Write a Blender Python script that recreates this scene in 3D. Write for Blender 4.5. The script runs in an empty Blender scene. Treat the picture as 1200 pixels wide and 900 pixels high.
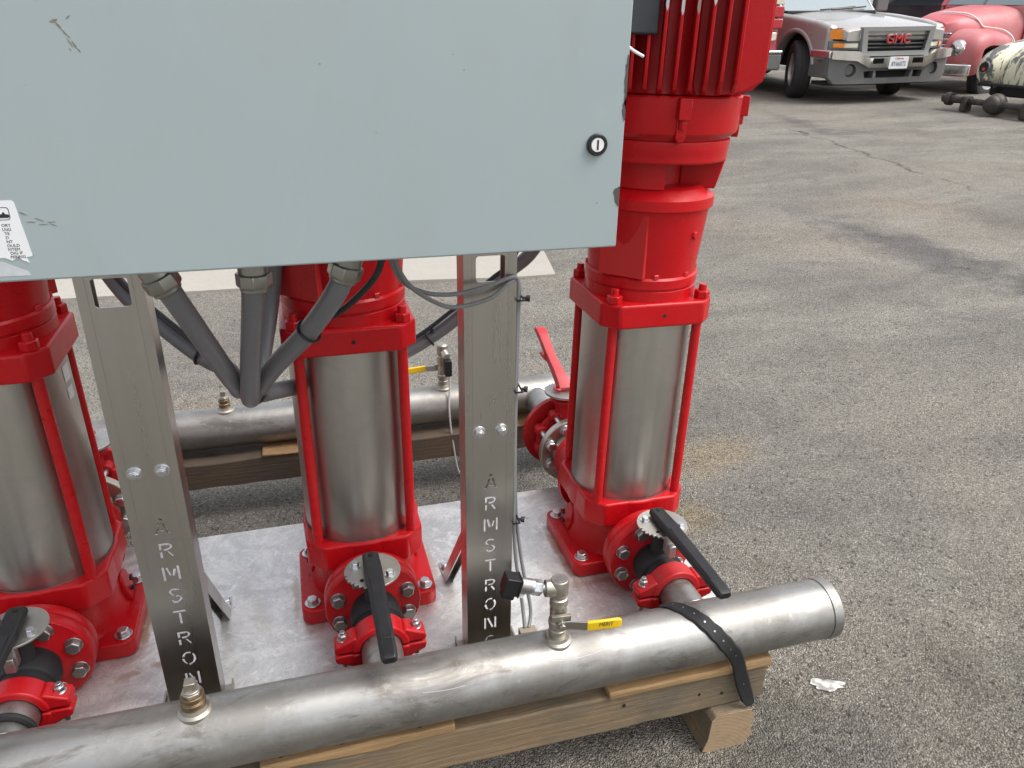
import bpy, bmesh, math, random
from math import sin, cos, pi, radians, sqrt, atan2
from mathutils import Vector, Matrix, Quaternion
random.seed(7)
SC = bpy.context.scene
COL = SC.collection
V = Vector

# ------------------------------------------------------------------ camera, world, sun, exposure
cam_d = bpy.data.cameras.new('camera'); CAM = bpy.data.objects.new('camera', cam_d); COL.objects.link(CAM)
CAM.location = (-0.06662, -1.19997, 0.95036)
_M = Matrix.Rotation(radians(-16.26989), 3, 'Z') @ Matrix.Rotation(radians(65.5646), 3, 'X') @ Matrix.Rotation(radians(0.9238), 3, 'Z')
CAM.rotation_mode = 'QUATERNION'; CAM.rotation_quaternion = _M.to_quaternion()
cam_d.sensor_fit = 'HORIZONTAL'; cam_d.sensor_width = 36; cam_d.lens = 26.81; cam_d.clip_start = .02; cam_d.clip_end = 2000
SC.camera = CAM
SUN_EL, SUN_AZ = radians(58), radians(118)        # azimuth clockwise from +y
W = bpy.data.worlds.new('World'); SC.world = W; W.use_nodes = True
nt = W.node_tree; nt.nodes.clear()
sky = nt.nodes.new('ShaderNodeTexSky'); sky.sky_type = 'NISHITA'; sky.sun_disc = False
sky.sun_elevation = SUN_EL; sky.sun_rotation = SUN_AZ; sky.air_density = 1.0; sky.dust_density = 3.5; sky.ozone_density = 1.0
hs = nt.nodes.new('ShaderNodeHueSaturation'); hs.inputs['Saturation'].default_value = .30
bg = nt.nodes.new('ShaderNodeBackground'); bg.inputs['Strength'].default_value = .15
wo = nt.nodes.new('ShaderNodeOutputWorld')
nt.links.new(sky.outputs[0], hs.inputs['Color']); nt.links.new(hs.outputs[0], bg.inputs[0]); nt.links.new(bg.outputs[0], wo.inputs[0])
sl = bpy.data.lights.new('sun', 'SUN'); sl.energy = 0.9; sl.angle = radians(28); sl.color = (1, .97, .93)
so = bpy.data.objects.new('sun', sl); COL.objects.link(so)
sd = V((sin(SUN_AZ) * cos(SUN_EL), cos(SUN_AZ) * cos(SUN_EL), sin(SUN_EL)))
so.rotation_mode = 'QUATERNION'; so.rotation_quaternion = sd.to_track_quat('Z', 'Y'); so.location = sd * 30
SC.view_settings.view_transform = 'Standard'; SC.view_settings.look = 'None'
SC.view_settings.exposure = 1.0; SC.view_settings.gamma = 1

# ------------------------------------------------------------------ materials
def mat(name):
    m = bpy.data.materials.new(name); m.use_nodes = True
    t = m.node_tree; b = t.nodes['Principled BSDF']
    return m, t, b
def nd(t, kind, **kw):
    n = t.nodes.new(kind)
    for k, v in kw.items():
        if k.startswith('_'): setattr(n, k[1:], v)
        else: n.inputs[k.replace('__', ' ')].default_value = v
    return n
def ramp(t, src, stops, interp='LINEAR'):
    r = t.nodes.new('ShaderNodeValToRGB'); r.color_ramp.interpolation = interp
    e = r.color_ramp.elements
    while len(e) < len(stops): e.new(.5)
    for el, (p, c) in zip(e, stops):
        el.position = p; el.color = (c, c, c, 1) if not hasattr(c, '__len__') else (*c, 1)
    t.links.new(src, r.inputs[0]); return r.outputs[0]
def mixc(t, f, a, b, blend='MIX'):
    n = t.nodes.new('ShaderNodeMix'); n.data_type = 'RGBA'; n.blend_type = blend
    for i, v in ((0, f), (6, a), (7, b)):
        if hasattr(v, 'links') or isinstance(v, bpy.types.NodeSocket): t.links.new(v, n.inputs[i])
        elif i == 0: n.inputs[0].default_value = v
        else: n.inputs[i].default_value = (*v, 1)
    return n.outputs[2]
def math_(t, op, a, b=0.):
    n = t.nodes.new('ShaderNodeMath'); n.operation = op
    for i, v in ((0, a), (1, b)):
        if isinstance(v, bpy.types.NodeSocket): t.links.new(v, n.inputs[i])
        else: n.inputs[i].default_value = v
    return n.outputs[0]
def coords(t, scale=(1, 1, 1), world=False, rand=True):
    mp = t.nodes.new('ShaderNodeMapping'); mp.inputs['Scale'].default_value = scale
    if world:
        g = t.nodes.new('ShaderNodeNewGeometry'); t.links.new(g.outputs['Position'], mp.inputs['Vector'])
    else:
        g = t.nodes.new('ShaderNodeTexCoord'); t.links.new(g.outputs['Object'], mp.inputs['Vector'])
        if rand:
            oi = t.nodes.new('ShaderNodeObjectInfo'); mu = math_(t, 'MULTIPLY', oi.outputs['Random'], 17.)
            cx = t.nodes.new('ShaderNodeCombineXYZ')
            for i in range(3): t.links.new(mu, cx.inputs[i])
            t.links.new(cx.outputs[0], mp.inputs['Location'])
    return mp.outputs[0]
def noise(t, vec, scale, detail=4, rough=.55, dist=0):
    n = t.nodes.new('ShaderNodeTexNoise'); n.inputs['Scale'].default_value = scale; n.inputs['Detail'].default_value = detail
    n.inputs['Roughness'].default_value = rough; n.inputs['Distortion'].default_value = dist
    t.links.new(vec, n.inputs['Vector']); return n.outputs['Fac']
def bump(t, b, h, strength=.2, dist=.002):
    n = t.nodes.new('ShaderNodeBump'); n.inputs['Strength'].default_value = strength; n.inputs['Distance'].default_value = dist
    t.links.new(h, n.inputs['Height']); t.links.new(n.outputs[0], b.inputs['Normal'])
def L(t, a, b): t.links.new(a, b)

def painted(name, col, rough=.35, dust=(.30, .24, .2), dust_amt=.25, orange=.12, scale=9., metallic=0, lo=.5, hi=.85, coat=0, wear=None, cast=0):
    m, t, b = mat(name); v = coords(t)
    n1 = noise(t, v, scale, 6, .6); n2 = noise(t, v, scale * 12, 3)
    f = math_(t, 'MULTIPLY', ramp(t, n1, [(lo, 0.), (hi, 1.)]), dust_amt)
    c = mixc(t, n2, [x * .88 for x in col], [min(1, x * 1.1) for x in col])
    c = mixc(t, f, c, dust)
    if wear:
        g = t.nodes.new('ShaderNodeNewGeometry'); n3 = noise(t, v, 70, 5, .7); n4 = noise(t, v, 30, 6, .75)
        e = ramp(t, math_(t, 'ADD', g.outputs['Pointiness'], math_(t, 'MULTIPLY', math_(t, 'SUBTRACT', n3, .5), .10)), [(.58, 0.), (.66, 1.)])
        c = mixc(t, math_(t, 'MULTIPLY', e, .25), c, wear)
        c = mixc(t, math_(t, 'MULTIPLY', ramp(t, n4, [(.70, 0.), (.76, 1.)]), .55), c, [x * .35 + .01 for x in col])
    L(t, c, b.inputs['Base Color'])
    L(t, ramp(t, n1, [(.3, rough - .08), (.8, min(1, rough + .22))]), b.inputs['Roughness'])
    b.inputs['Metallic'].default_value = metallic; b.inputs['Coat Weight'].default_value = coat
    h_ = n2
    if cast: h_ = math_(t, 'ADD', n2, math_(t, 'MULTIPLY', noise(t, v, scale * 5, 5, .65), cast))
    bump(t, b, h_, orange, .001 if not cast else .0016); return m
def metal(name, col, rough, stretch=(1, 1, 1), scale=40., var=.12, stain_tone=(.25, .22, .18), stain_amt=.3, bmp=.08, metallic=1.):
    m, t, b = mat(name); v = coords(t, stretch); vi = coords(t)
    n1 = noise(t, v, scale, 5, .65); n2 = noise(t, vi, 6, 5, .6, .6)
    f = math_(t, 'MULTIPLY', ramp(t, n2, [(.48, 0.), (.75, 1.)]), stain_amt)
    c = mixc(t, n1, [x * (1 - var) for x in col], [min(1, x * (1 + var)) for x in col])
    L(t, mixc(t, f, c, stain_tone), b.inputs['Base Color'])
    r1 = math_(t, 'MULTIPLY', n1, .18); r2 = math_(t, 'ADD', r1, rough - .09)
    L(t, math_(t, 'ADD', r2, math_(t, 'MULTIPLY', f, .35)), b.inputs['Roughness'])
    b.inputs['Metallic'].default_value = metallic
    bump(t, b, n1, bmp, .001); return m
def plain(name, col, rough=.5, metallic=0, var=.15, scale=30):
    m, t, b = mat(name); v = coords(t); n1 = noise(t, v, scale, 4)
    L(t, mixc(t, n1, [x * (1 - var) for x in col], [min(1, x * (1 + var)) for x in col]), b.inputs['Base Color'])
    b.inputs['Roughness'].default_value = rough; b.inputs['Metallic'].default_value = metallic
    bump(t, b, n1, .08, .001); return m

M = {}
M['red'] = painted('pump_red_paint', (.46, .0045, .008), .29, (.32, .035, .03), .18, .14, wear=(.62, .09, .08), cast=2.)
M['red_dull'] = painted('coupling_red_paint', (.44, .007, .011), .36, (.36, .09, .08), .45, .22, wear=(.58, .14, .12), cast=2.5)
for k_ in ('red', 'red_dull'): M[k_].node_tree.nodes['Principled BSDF'].inputs['Specular IOR Level'].default_value = .30
M['red_lever'] = painted('lever_red_paint', (.46, .030, .038), .45, (.42, .15, .13), .3)
M['sleeve'] = metal('pump_sleeve_stainless', (.50, .485, .45), .36, (1, 1, .05), 60, .10, (.27, .25, .21), .55, .03)
def pipe_mat():
    m, t, b = mat('header_pipe_stainless'); v = coords(t, (.10, 1, 1)); vi = coords(t)
    n1 = noise(t, v, 45, 6, .7); n2 = noise(t, vi, 9, 7, .68, .4); n3 = noise(t, vi, 60, 5, .7); n4 = noise(t, coords(t, (.35, 1, 1)), 16, 6, .7, .6)
    c = mixc(t, n1, (.27, .264, .25), (.47, .462, .44))
    c = mixc(t, math_(t, 'MULTIPLY', ramp(t, n2, [(.42, 0.), (.60, 1.)]), .60), c, (.22, .205, .18))
    c = mixc(t, math_(t, 'MULTIPLY', ramp(t, n4, [(.55, 0.), (.64, 1.)]), .65), c, (.15, .13, .11))
    c = mixc(t, math_(t, 'MULTIPLY', ramp(t, n3, [(.60, 0.), (.72, 1.)]), .35), c, (.62, .60, .56))
    L(t, c, b.inputs['Base Color']); b.inputs['Metallic'].default_value = .9
    L(t, math_(t, 'ADD', ramp(t, n2, [(.3, .40), (.75, .56)]), math_(t, 'MULTIPLY', math_(t, 'SUBTRACT', n1, .5), .25)), b.inputs['Roughness'])
    bump(t, b, math_(t, 'ADD', n1, math_(t, 'MULTIPLY', n3, .7)), .16, .001); return m
M['pipe'] = pipe_mat()
M['fitting'] = metal('cast_stainless_fitting', (.46, .43, .37), .42, (1, 1, 1), 90, .15, (.20, .17, .12), .4, .15)
M['leg'] = metal('column_stainless_sheet', (.50, .49, .46), .29, (1, 1, .04), 50, .09, (.36, .34, .30), .35, .03)
M['zinc'] = metal('zinc_bolt', (.62, .63, .64), .32, (1, 1, 1), 80, .15, (.36, .33, .28), .4, .08)
M['zincdull'] = metal('weathered_bolt', (.40, .39, .38), .42, (1, 1, 1), 80, .2, (.24, .21, .18), .5, .1)
M['galv'] = metal('galvanised_plate', (.36, .37, .345), .34, (1, 1, 1), 70, .2, (.22, .20, .15), .5, .1)
M['notch'] = metal('zinc_notch_plate', (.47, .47, .44), .45, (1, 1, 1), 70, .14, (.36, .33, .26), .5, .08)
M['brass'] = metal('plug_brass', (.27, .20, .125), .42, (1, 1, 1), 60, .15, (.16, .12, .08), .5, .1)
M['black'] = plain('black_plastic', (.009, .0095, .011), .42)
M['handle'] = painted('black_handle_coating', (.007, .0075, .009), .42, (.07, .07, .07), .25, .25, 30)
M['dark'] = plain('dark_cavity', (.012, .011, .010), .8)
M['rubber'] = plain('black_rubber', (.012, .012, .013), .7)
M['conduit'] = painted('grey_conduit_jacket', (.150, .153, .160), .36, (.2, .2, .19), .3, .05, 14)
M['cable_grey'] = plain('grey_cable_jacket', (.17, .17, .17), .5)
M['cable_black'] = plain('black_cable_jacket', (.02, .02, .022), .45)
M['cable_white'] = plain('white_cable_jacket', (.45, .44, .42), .5)
M['white'] = plain('white_print', (.75, .75, .74), .5)
M['label'] = plain('white_label', (.72, .73, .73), .45, 0, .06)
M['ink'] = plain('black_ink', (.02, .02, .02), .6)
M['yellow'] = plain('yellow_vinyl', (.75, .47, .01), .4, 0, .08)
M['boxgrey'] = painted('terminal_box_grey', (.016, .021, .026), .5, (.05, .05, .05), .2)
M['streak'] = painted('thin_white_drip', (.40, .36, .30), .8, (.2, .15, .09), .9, .3, 120, lo=.40, hi=.6)
M['tag'] = plain('tan_terminal_tag', (.30, .25, .19), .5)

def cabinet_mat():
    m, t, b = mat('cabinet_grey_paint'); v = coords(t, rand=False)
    n1 = noise(t, v, 3.2, 5, .6); n2 = noise(t, v, 150, 3, .6); n3 = noise(t, v, 22, 6, .7)
    c = mixc(t, n1, (.295, .352, .362), (.335, .388, .388))
    spk = ramp(t, n3, [(.70, 0.), (.745, 1.)])
    c = mixc(t, math_(t, 'MULTIPLY', spk, .35), c, (.20, .21, .19))
    nw = noise(t, v, 1.6, 2, .4); sm = noise(t, coords(t, (1, 1, .45), rand=False), 9, 7, .7, .7)
    c = mixc(t, math_(t, 'MULTIPLY', ramp(t, sm, [(.52, 0.), (.72, 1.)]), .16), c, (.30, .29, .25)); c = mixc(t, math_(t, 'MULTIPLY', ramp(t, sm, [(.28, 1.), (.42, 0.)]), .14), c, (.50, .53, .53))
    L(t, c, b.inputs['Base Color']); L(t, math_(t, 'ADD', ramp(t, n1, [(.3, .24), (.7, .32)]), math_(t, 'MULTIPLY', sm, .12)), b.inputs['Roughness'])
    bump(t, b, math_(t, 'ADD', math_(t, 'MULTIPLY', n2, .06), math_(t, 'MULTIPLY', nw, 6.)), .12, .0012); return m
M['cabinet'] = cabinet_mat()
M['chip'] = plain('bare_steel_chip', (.075, .066, .06), .6, 0, .35, 200)
M['smear'] = plain('rubbed_rust_smear', (.19, .17, .12), .6, 0, .3, 150)

PLATE_STAINS = [(-.434, .175, .012, .13, 0, .75), (-.40, .045, .018, .012, 0, .7), (-.45, .03, .03, .012, .3, .5), (.457, .185, .012, .14, 0, .7), (.52, .06, .10, .014, 0, .45), (-.36, .0, .012, .010, 0, .6), (-.14, .18, .010, .13, 0, .4), (.16, .21, .010, .12, 0, .4)]
def plate_mat():
    m, t, b = mat('skid_plate_metal'); v = coords(t, rand=False)
    n1 = noise(t, v, 7, 6, .7, 1.8); n2 = noise(t, v, 26, 5, .7, 1.2); n3 = noise(t, v, 220, 2)
    n4 = noise(t, v, 3.1, 4, .6, .8)
    c = mixc(t, ramp(t, n1, [(.42, 0.), (.62, 1.)]), (.60, .59, .57), (.80, .79, .755))
    c = mixc(t, math_(t, 'MULTIPLY', ramp(t, n2, [(.56, 0.), (.66, 1.)]), .55), c, (.96, .955, .92))
    c = mixc(t, math_(t, 'MULTIPLY', ramp(t, n2, [(.28, 1.), (.36, 0.)]), .55), c, (.20, .19, .19))
    c = mixc(t, math_(t, 'MULTIPLY', ramp(t, n4, [(.60, 0.), (.72, 1.)]), .35), c, (.42, .33, .22))
    g = t.nodes.new('ShaderNodeNewGeometry')
    for (px, py, a, w_, ang, st_) in PLATE_STAINS:
        mp = t.nodes.new('ShaderNodeMapping'); mp.vector_type = 'TEXTURE'
        mp.inputs['Location'].default_value = (px, py, 0); mp.inputs['Rotation'].default_value = (0, 0, ang); mp.inputs['Scale'].default_value = (a, w_, 1000)
        L(t, g.outputs['Position'], mp.inputs['Vector']); ln = t.nodes.new('ShaderNodeVectorMath'); ln.operation = 'LENGTH'; L(t, mp.outputs[0], ln.inputs[0])
        d = math_(t, 'ADD', ln.outputs['Value'], math_(t, 'MULTIPLY', math_(t, 'SUBTRACT', n2, .5), 2.2))
        c = mixc(t, math_(t, 'MULTIPLY', ramp(t, d, [(.3, 1.), (1., 0.)]), st_), c, (.36, .19, .07))
    n5 = noise(t, v, 45, 6, .75); n6 = noise(t, v, 11, 7, .75, 3.0)
    c = mixc(t, math_(t, 'MULTIPLY', ramp(t, n5, [(.66, 0.), (.72, 1.)]), .7), c, (.16, .15, .14)); c = mixc(t, math_(t, 'MULTIPLY', ramp(t, n6, [(.485, 0.), (.50, 1.), (.515, 0.)]), .6), c, (.30, .29, .28))
    L(t, c, b.inputs['Base Color']); b.inputs['Metallic'].default_value = .6
    L(t, ramp(t, n1, [(.35, .32), (.65, .5)]), b.inputs['Roughness']); bump(t, b, n3, .1, .001); return m
M['plate'] = plate_mat()

def wood_mat(name, c0, c1, grey, amt):
    m, t, b = mat(name); v = coords(t, (1.5, 22, 22)); vi = coords(t)
    n1 = noise(t, v, 3, 7, .7, 1.4); n2 = noise(t, coords(t, (.6, 1, 1)), 7, 6, .65); n3 = noise(t, coords(t, (1.2, 60, 60)), 4, 4, .7)
    kn = t.nodes.new('ShaderNodeTexVoronoi'); kn.inputs['Scale'].default_value = 4.2; L(t, coords(t, (1, 1.6, 1.6)), kn.inputs['Vector'])
    w = t.nodes.new('ShaderNodeTexWave'); w.bands_direction = 'Z'; w.inputs['Scale'].default_value = 1.2; w.inputs['Distortion'].default_value = 7
    w.inputs['Detail'].default_value = 4; L(t, v, w.inputs['Vector'])
    c = mixc(t, n1, c0, c1)
    c = mixc(t, math_(t, 'MULTIPLY', w.outputs['Fac'], .24), c, [x * .5 for x in c0])
    c = mixc(t, math_(t, 'MULTIPLY', ramp(t, n2, [(.42, 0.), (.60, 1.)]), amt), c, grey)
    c = mixc(t, math_(t, 'MULTIPLY', ramp(t, n3, [(.60, 0.), (.70, 1.)]), .6), c, [x * .3 for x in c0])
    ring = math_(t, 'ADD', kn.outputs['Distance'], math_(t, 'MULTIPLY', math_(t, 'SUBTRACT', n1, .5), .12))
    c = mixc(t, math_(t, 'MULTIPLY', ramp(t, ring, [(.05, 1.), (.11, .35), (.16, 0.)]), .75), c, [x * .38 for x in c0])
    L(t, c, b.inputs['Base Color']); b.inputs['Roughness'].default_value = .8
    bump(t, b, math_(t, 'ADD', n1, n3), .55, .004); return m
M['wood'] = wood_mat('weathered_timber', (.115, .075, .042), (.34, .24, .135), (.10, .095, .072), .7)
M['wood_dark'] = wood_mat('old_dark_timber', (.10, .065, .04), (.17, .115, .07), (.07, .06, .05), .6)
M['wood_new'] = wood_mat('pale_pine', (.27, .155, .065), (.50, .32, .15), (.20, .13, .07), .45)

def asphalt():
    m, t, b = mat('asphalt'); v = coords(t, world=True)
    big = noise(t, v, .55, 5, .6, .5); mid = noise(t, v, 4.5, 6, .65); fine = noise(t, v, 120, 3, .6)
    streak = noise(t, coords(t, (.5, 1.6, 1), world=True), .8, 6, .65, .6)
    vo = t.nodes.new('ShaderNodeTexVoronoi'); vo.inputs['Scale'].default_value = 240; L(t, v, vo.inputs['Vector'])
    vo2 = t.nodes.new('ShaderNodeTexVoronoi'); vo2.inputs['Scale'].default_value = 130; L(t, v, vo2.inputs['Vector'])
    c = mixc(t, ramp(t, streak, [(.36, 0.), (.64, 1.)]), (.238, .221, .190), (.380, .352, .297))
    c = mixc(t, math_(t, 'MULTIPLY', ramp(t, big, [(.47, 0.), (.66, 1.)]), .65), c, (.385, .335, .278))
    worn = noise(t, coords(t, (1, 1.5, 1), world=True), 2.6, 7, .7, .8)
    c = mixc(t, math_(t, 'MULTIPLY', ramp(t, worn, [(.50, 0.), (.68, 1.)]), .55), c, (.185, .175, .160))
    c = mixc(t, math_(t, 'MULTIPLY', ramp(t, worn, [(.30, 1.), (.42, 0.)]), .5), c, (.43, .395, .335))
    gc = t.nodes.new('ShaderNodeNewGeometry'); wob = noise(t, v, 1.7, 6, .65)
    for (px, py, a, w_, ang) in CRACKS:
        mp = t.nodes.new('ShaderNodeMapping'); mp.vector_type = 'TEXTURE'
        mp.inputs['Location'].default_value = (px, py, 0); mp.inputs['Rotation'].default_value = (0, 0, ang); mp.inputs['Scale'].default_value = (a, 1, 1000)
        L(t, gc.outputs['Position'], mp.inputs['Vector']); sp = t.nodes.new('ShaderNodeSeparateXYZ'); L(t, mp.outputs[0], sp.inputs[0])
        dy = math_(t, 'ABSOLUTE', math_(t, 'ADD', sp.outputs[1], math_(t, 'MULTIPLY', math_(t, 'SUBTRACT', wob, .5), .5)))
        f = math_(t, 'MULTIPLY', ramp(t, math_(t, 'DIVIDE', dy, w_), [(.3, 1.), (1., 0.)]), ramp(t, math_(t, 'ABSOLUTE', sp.outputs[0]), [(.8, 1.), (1., 0.)]))
        f = math_(t, 'MULTIPLY', f, ramp(t, mid, [(.40, .15), (.56, .85)]))
        c = mixc(t, f, c, (.07, .066, .06))
    sep = t.nodes.new('ShaderNodeSeparateColor'); L(t, vo.outputs['Color'], sep.inputs[0])
    c = mixc(t, .75, c, mixc(t, 1., c, ramp(t, sep.outputs[0], [(0., .40), (.45, .90), (.85, 1.2), (1., 1.95)]), 'MULTIPLY'))
    c = mixc(t, .6, c, mixc(t, 1., c, ramp(t, math_(t, 'ADD', vo.outputs['Distance'], math_(t, 'MULTIPLY', math_(t, 'SUBTRACT', fine, .5), .5)), [(.25, 1.12), (.50, .95), (.72, .42)]), 'MULTIPLY'))
    sep2 = t.nodes.new('ShaderNodeSeparateColor'); L(t, vo2.outputs['Color'], sep2.inputs[0])
    c = mixc(t, math_(t, 'MULTIPLY', ramp(t, sep2.outputs[1], [(.965, 0.), (.975, 1.)]), .7), c, (.05, .048, .045))
    c = mixc(t, math_(t, 'MULTIPLY', ramp(t, sep2.outputs[2], [(.990, 0.), (.994, 1.)]), .5), c, (.45, .43, .38))
    # stains and broad tone patches: (x, y, half length, half width, angle, strength)
    g = t.nodes.new('ShaderNodeNewGeometry')
    for (px, py, a, w_, ang, s, colr) in STAINS_AND_TONES:
        mp = t.nodes.new('ShaderNodeMapping'); mp.vector_type = 'TEXTURE'
        mp.inputs['Location'].default_value = (px, py, 0); mp.inputs['Rotation'].default_value = (0, 0, ang); mp.inputs['Scale'].default_value = (a, w_, 1000)
        L(t, g.outputs['Position'], mp.inputs['Vector'])
        ln = t.nodes.new('ShaderNodeVectorMath'); ln.operation = 'LENGTH'; L(t, mp.outputs[0], ln.inputs[0])
        d = math_(t, 'ADD', ln.outputs['Value'], math_(t, 'MULTIPLY', math_(t, 'SUBTRACT', mid, .5), 2.2))
        d = math_(t, 'ADD', d, math_(t, 'MULTIPLY', math_(t, 'SUBTRACT', fine, .5), .6))
        f = math_(t, 'MULTIPLY', ramp(t, d, [(.25, 1.), (1.0, 0.)]), s)
        c = mixc(t, f, c, mixc(t, 1., c, colr, 'MULTIPLY'))
    L(t, c, b.inputs['Base Color']); b.inputs['Roughness'].default_value = .88
    b.inputs['Specular IOR Level'].default_value = .35
    h = math_(t, 'ADD', math_(t, 'MULTIPLY', vo.outputs['Distance'], -.9), math_(t, 'MULTIPLY', fine, .8))
    bump(t, b, h, 1., .009); return m
STAINS_AND_TONES = []
CRACKS = [(5.4, 5.3, 1.75, .030, -1.72)]
def stain_tone(*a): STAINS_AND_TONES.append(a)
stain_tone(3.54, 2.48, .95, .34, -1.51, .9, (.48, .49, .55))
stain_tone(3.75, 1.75, .55, .30, -1.2, .6, (.55, .55, .6))
stain_tone(4.35, 3.4, .7, .4, -1.3, .55, (1.15, 1.0, .92))
stain_tone(4.6, 2.9, .5, .3, -1.2, .5, (.68, .68, .72))
stain_tone(6.0, 7.3, 1.3, .22, -1.74, .65, (.52, .52, .54))
stain_tone(6.9, 6.2, 1.6, .3, -.3, .5, (.55, .54, .53))
stain_tone(2.6, 3.4, 1.4, .5, -.9, .4, (1.12, 1.02, .95))
stain_tone(.75, -.62, 2.1, .75, .05, .9, (.60, .59, .57))  # broad darker tone over the ground in front of the skid
stain_tone(.5, -.5, .75, .35, .05, .8, (.62, .62, .61))  # smaller darker tone inside it, in front of the beam
stain_tone(1.2, .75, .28, .16, .3, .55, (1.35, 1.12, .78))
stain_tone(.95, .45, .16, .10, .3, .5, (1.4, 1.12, .7))
stain_tone(-.42, 1.35, .25, .3, .3, .5, (1.1, .8, .5))

def concrete():
    m, t, b = mat('pale_concrete'); v = coords(t, world=True)
    n1 = noise(t, v, 2.2, 6, .6); n2 = noise(t, v, 40, 4, .6)
    c = mixc(t, n1, (.30, .28, .24), (.39, .365, .32)); c = mixc(t, ramp(t, n2, [(.35, .4), (.5, 0.)]), c, (.3, .27, .23))
    L(t, c, b.inputs['Base Color']); b.inputs['Roughness'].default_value = .9; bump(t, b, n2, .4, .003); return m
M['concrete'] = concrete()
M['asphalt'] = asphalt()

# ------------------------------------------------------------------ mesh builder
class MB:
    def __init__(s): s.v = []; s.f = []
    def add(s, vs, fs, mtx=None):
        o = len(s.v)
        s.v += [tuple(mtx @ V(p)) if mtx is not None else tuple(p) for p in vs]
        s.f += [tuple(i + o for i in f) for f in fs]; return s
    def box(s, x0, x1, y0, y1, z0, z1, mtx=None):
        vs = [(x, y, z) for z in (z0, z1) for y in (y0, y1) for x in (x0, x1)]
        return s.add(vs, [(0, 2, 3, 1), (4, 5, 7, 6), (0, 1, 5, 4), (2, 6, 7, 3), (0, 4, 6, 2), (1, 3, 7, 5)], mtx)
    def lathe(s, prof, n=48, mtx=None, cap=True, a0=0, a1=2 * pi):
        full = abs(a1 - a0 - 2 * pi) < 1e-6; vs = []; fs = []; k = n if full else n + 1
        for r, z in prof:
            for i in range(k):
                a = a0 + (a1 - a0) * i / n; vs.append((r * cos(a), r * sin(a), z))
        for j in range(len(prof) - 1):
            for i in range(n):
                i2 = (i + 1) % k; fs.append((j * k + i, j * k + i2, (j + 1) * k + i2, (j + 1) * k + i))
        if cap and full:
            if prof[0][0] > 1e-6: fs.append(tuple(range(k - 1, -1, -1)))
            if prof[-1][0] > 1e-6: fs.append(tuple((len(prof) - 1) * k + i for i in range(k)))
        return s.add(vs, fs, mtx)
    def cyl(s, p0, p1, r0, r1=None, n=24):
        r1 = r0 if r1 is None else r1; p0 = V(p0); p1 = V(p1); d = p1 - p0
        m = Matrix.Translation(p0) @ d.to_track_quat('Z', 'Y').to_matrix().to_4x4()
        return s.lathe([(r0, 0), (r1, d.length)], n, m)
    def lathe_ax(s, p0, axis, prof, n=48):
        m = Matrix.Translation(V(p0)) @ V(axis).to_track_quat('Z', 'Y').to_matrix().to_4x4()
        return s.lathe(prof, n, m)
    def prism(s, poly, h0, h1, mtx=None):
        n = len(poly); vs = [(x, y, h0) for x, y in poly] + [(x, y, h1) for x, y in poly]
        fs = [tuple(range(n - 1, -1, -1)), tuple(range(n, 2 * n))] + [(i, (i + 1) % n, n + (i + 1) % n, n + i) for i in range(n)]
        return s.add(vs, fs, mtx)
    def tube(s, pts, r, n=12, cap=True):
        pts = [V(p) for p in pts]; m = len(pts); vs = []; fs = []; up = None
        for i, p in enumerate(pts):
            tn = (pts[min(i + 1, m - 1)] - pts[max(i - 1, 0)]).normalized()
            if up is None: up = tn.orthogonal().normalized()
            up = (up - tn * up.dot(tn)).normalized(); sd_ = tn.cross(up)
            rr = r(i / (m - 1)) if callable(r) else r
            for k in range(n):
                a = 2 * pi * k / n; vs.append(p + (up * cos(a) + sd_ * sin(a)) * rr)
        for i in range(m - 1):
            for k in range(n): fs.append((i * n + k, i * n + (k + 1) % n, (i + 1) * n + (k + 1) % n, (i + 1) * n + k))
        if cap: fs += [tuple(range(n - 1, -1, -1)), tuple((m - 1) * n + k for k in range(n))]
        return s.add(vs, fs)
    def hexa(s, p, axis, r, h, washer=0, dome=True):
        m = Matrix.Translation(V(p)) @ V(axis).to_track_quat('Z', 'Y').to_matrix().to_4x4(); z = 0
        if washer: s.lathe([(washer, 0), (washer, h * .18)], 20, m); z = h * .18
        m2 = m @ Matrix.Rotation(random.random(), 4, 'Z')
        prof = [(r, z), (r, z + h * .85), (r * .86, z + h)] if dome else [(r, z), (r, z + h)]
        return s.lathe(prof, 6, m2)
    def ball(s, c, r, n=20, sc=(1, 1, 1)):
        prof = [(max(1e-5, r * sin(pi * i / (n // 2))), -r * cos(pi * i / (n // 2))) for i in range(n // 2 + 1)]
        return s.lathe(prof, n, Matrix.Translation(V(c)) @ Matrix.Diagonal((*sc, 1)), cap=False)
    def loft(s, rings, closed=True, caps=True, mtx=None):
        n = len(rings[0]); vs = [p for r in rings for p in r]; fs = []
        for j in range(len(rings) - 1):
            for i in range(n if closed else n - 1):
                i2 = (i + 1) % n; fs.append((j * n + i, j * n + i2, (j + 1) * n + i2, (j + 1) * n + i))
        if caps and closed: fs += [tuple(range(n - 1, -1, -1)), tuple((len(rings) - 1) * n + i for i in range(n))]
        return s.add(vs, fs, mtx)
    def build(s, name, m, parent=None, bevel=0, seg=2, angle=35, loc=None):
        me = bpy.data.meshes.new(name); me.from_pydata(s.v, [], s.f); me.update()
        bm = bmesh.new(); bm.from_mesh(me); bmesh.ops.recalc_face_normals(bm, faces=bm.faces); bm.to_mesh(me); bm.free()
        return link(name, me, m, parent, bevel, seg, angle, loc)
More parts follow.
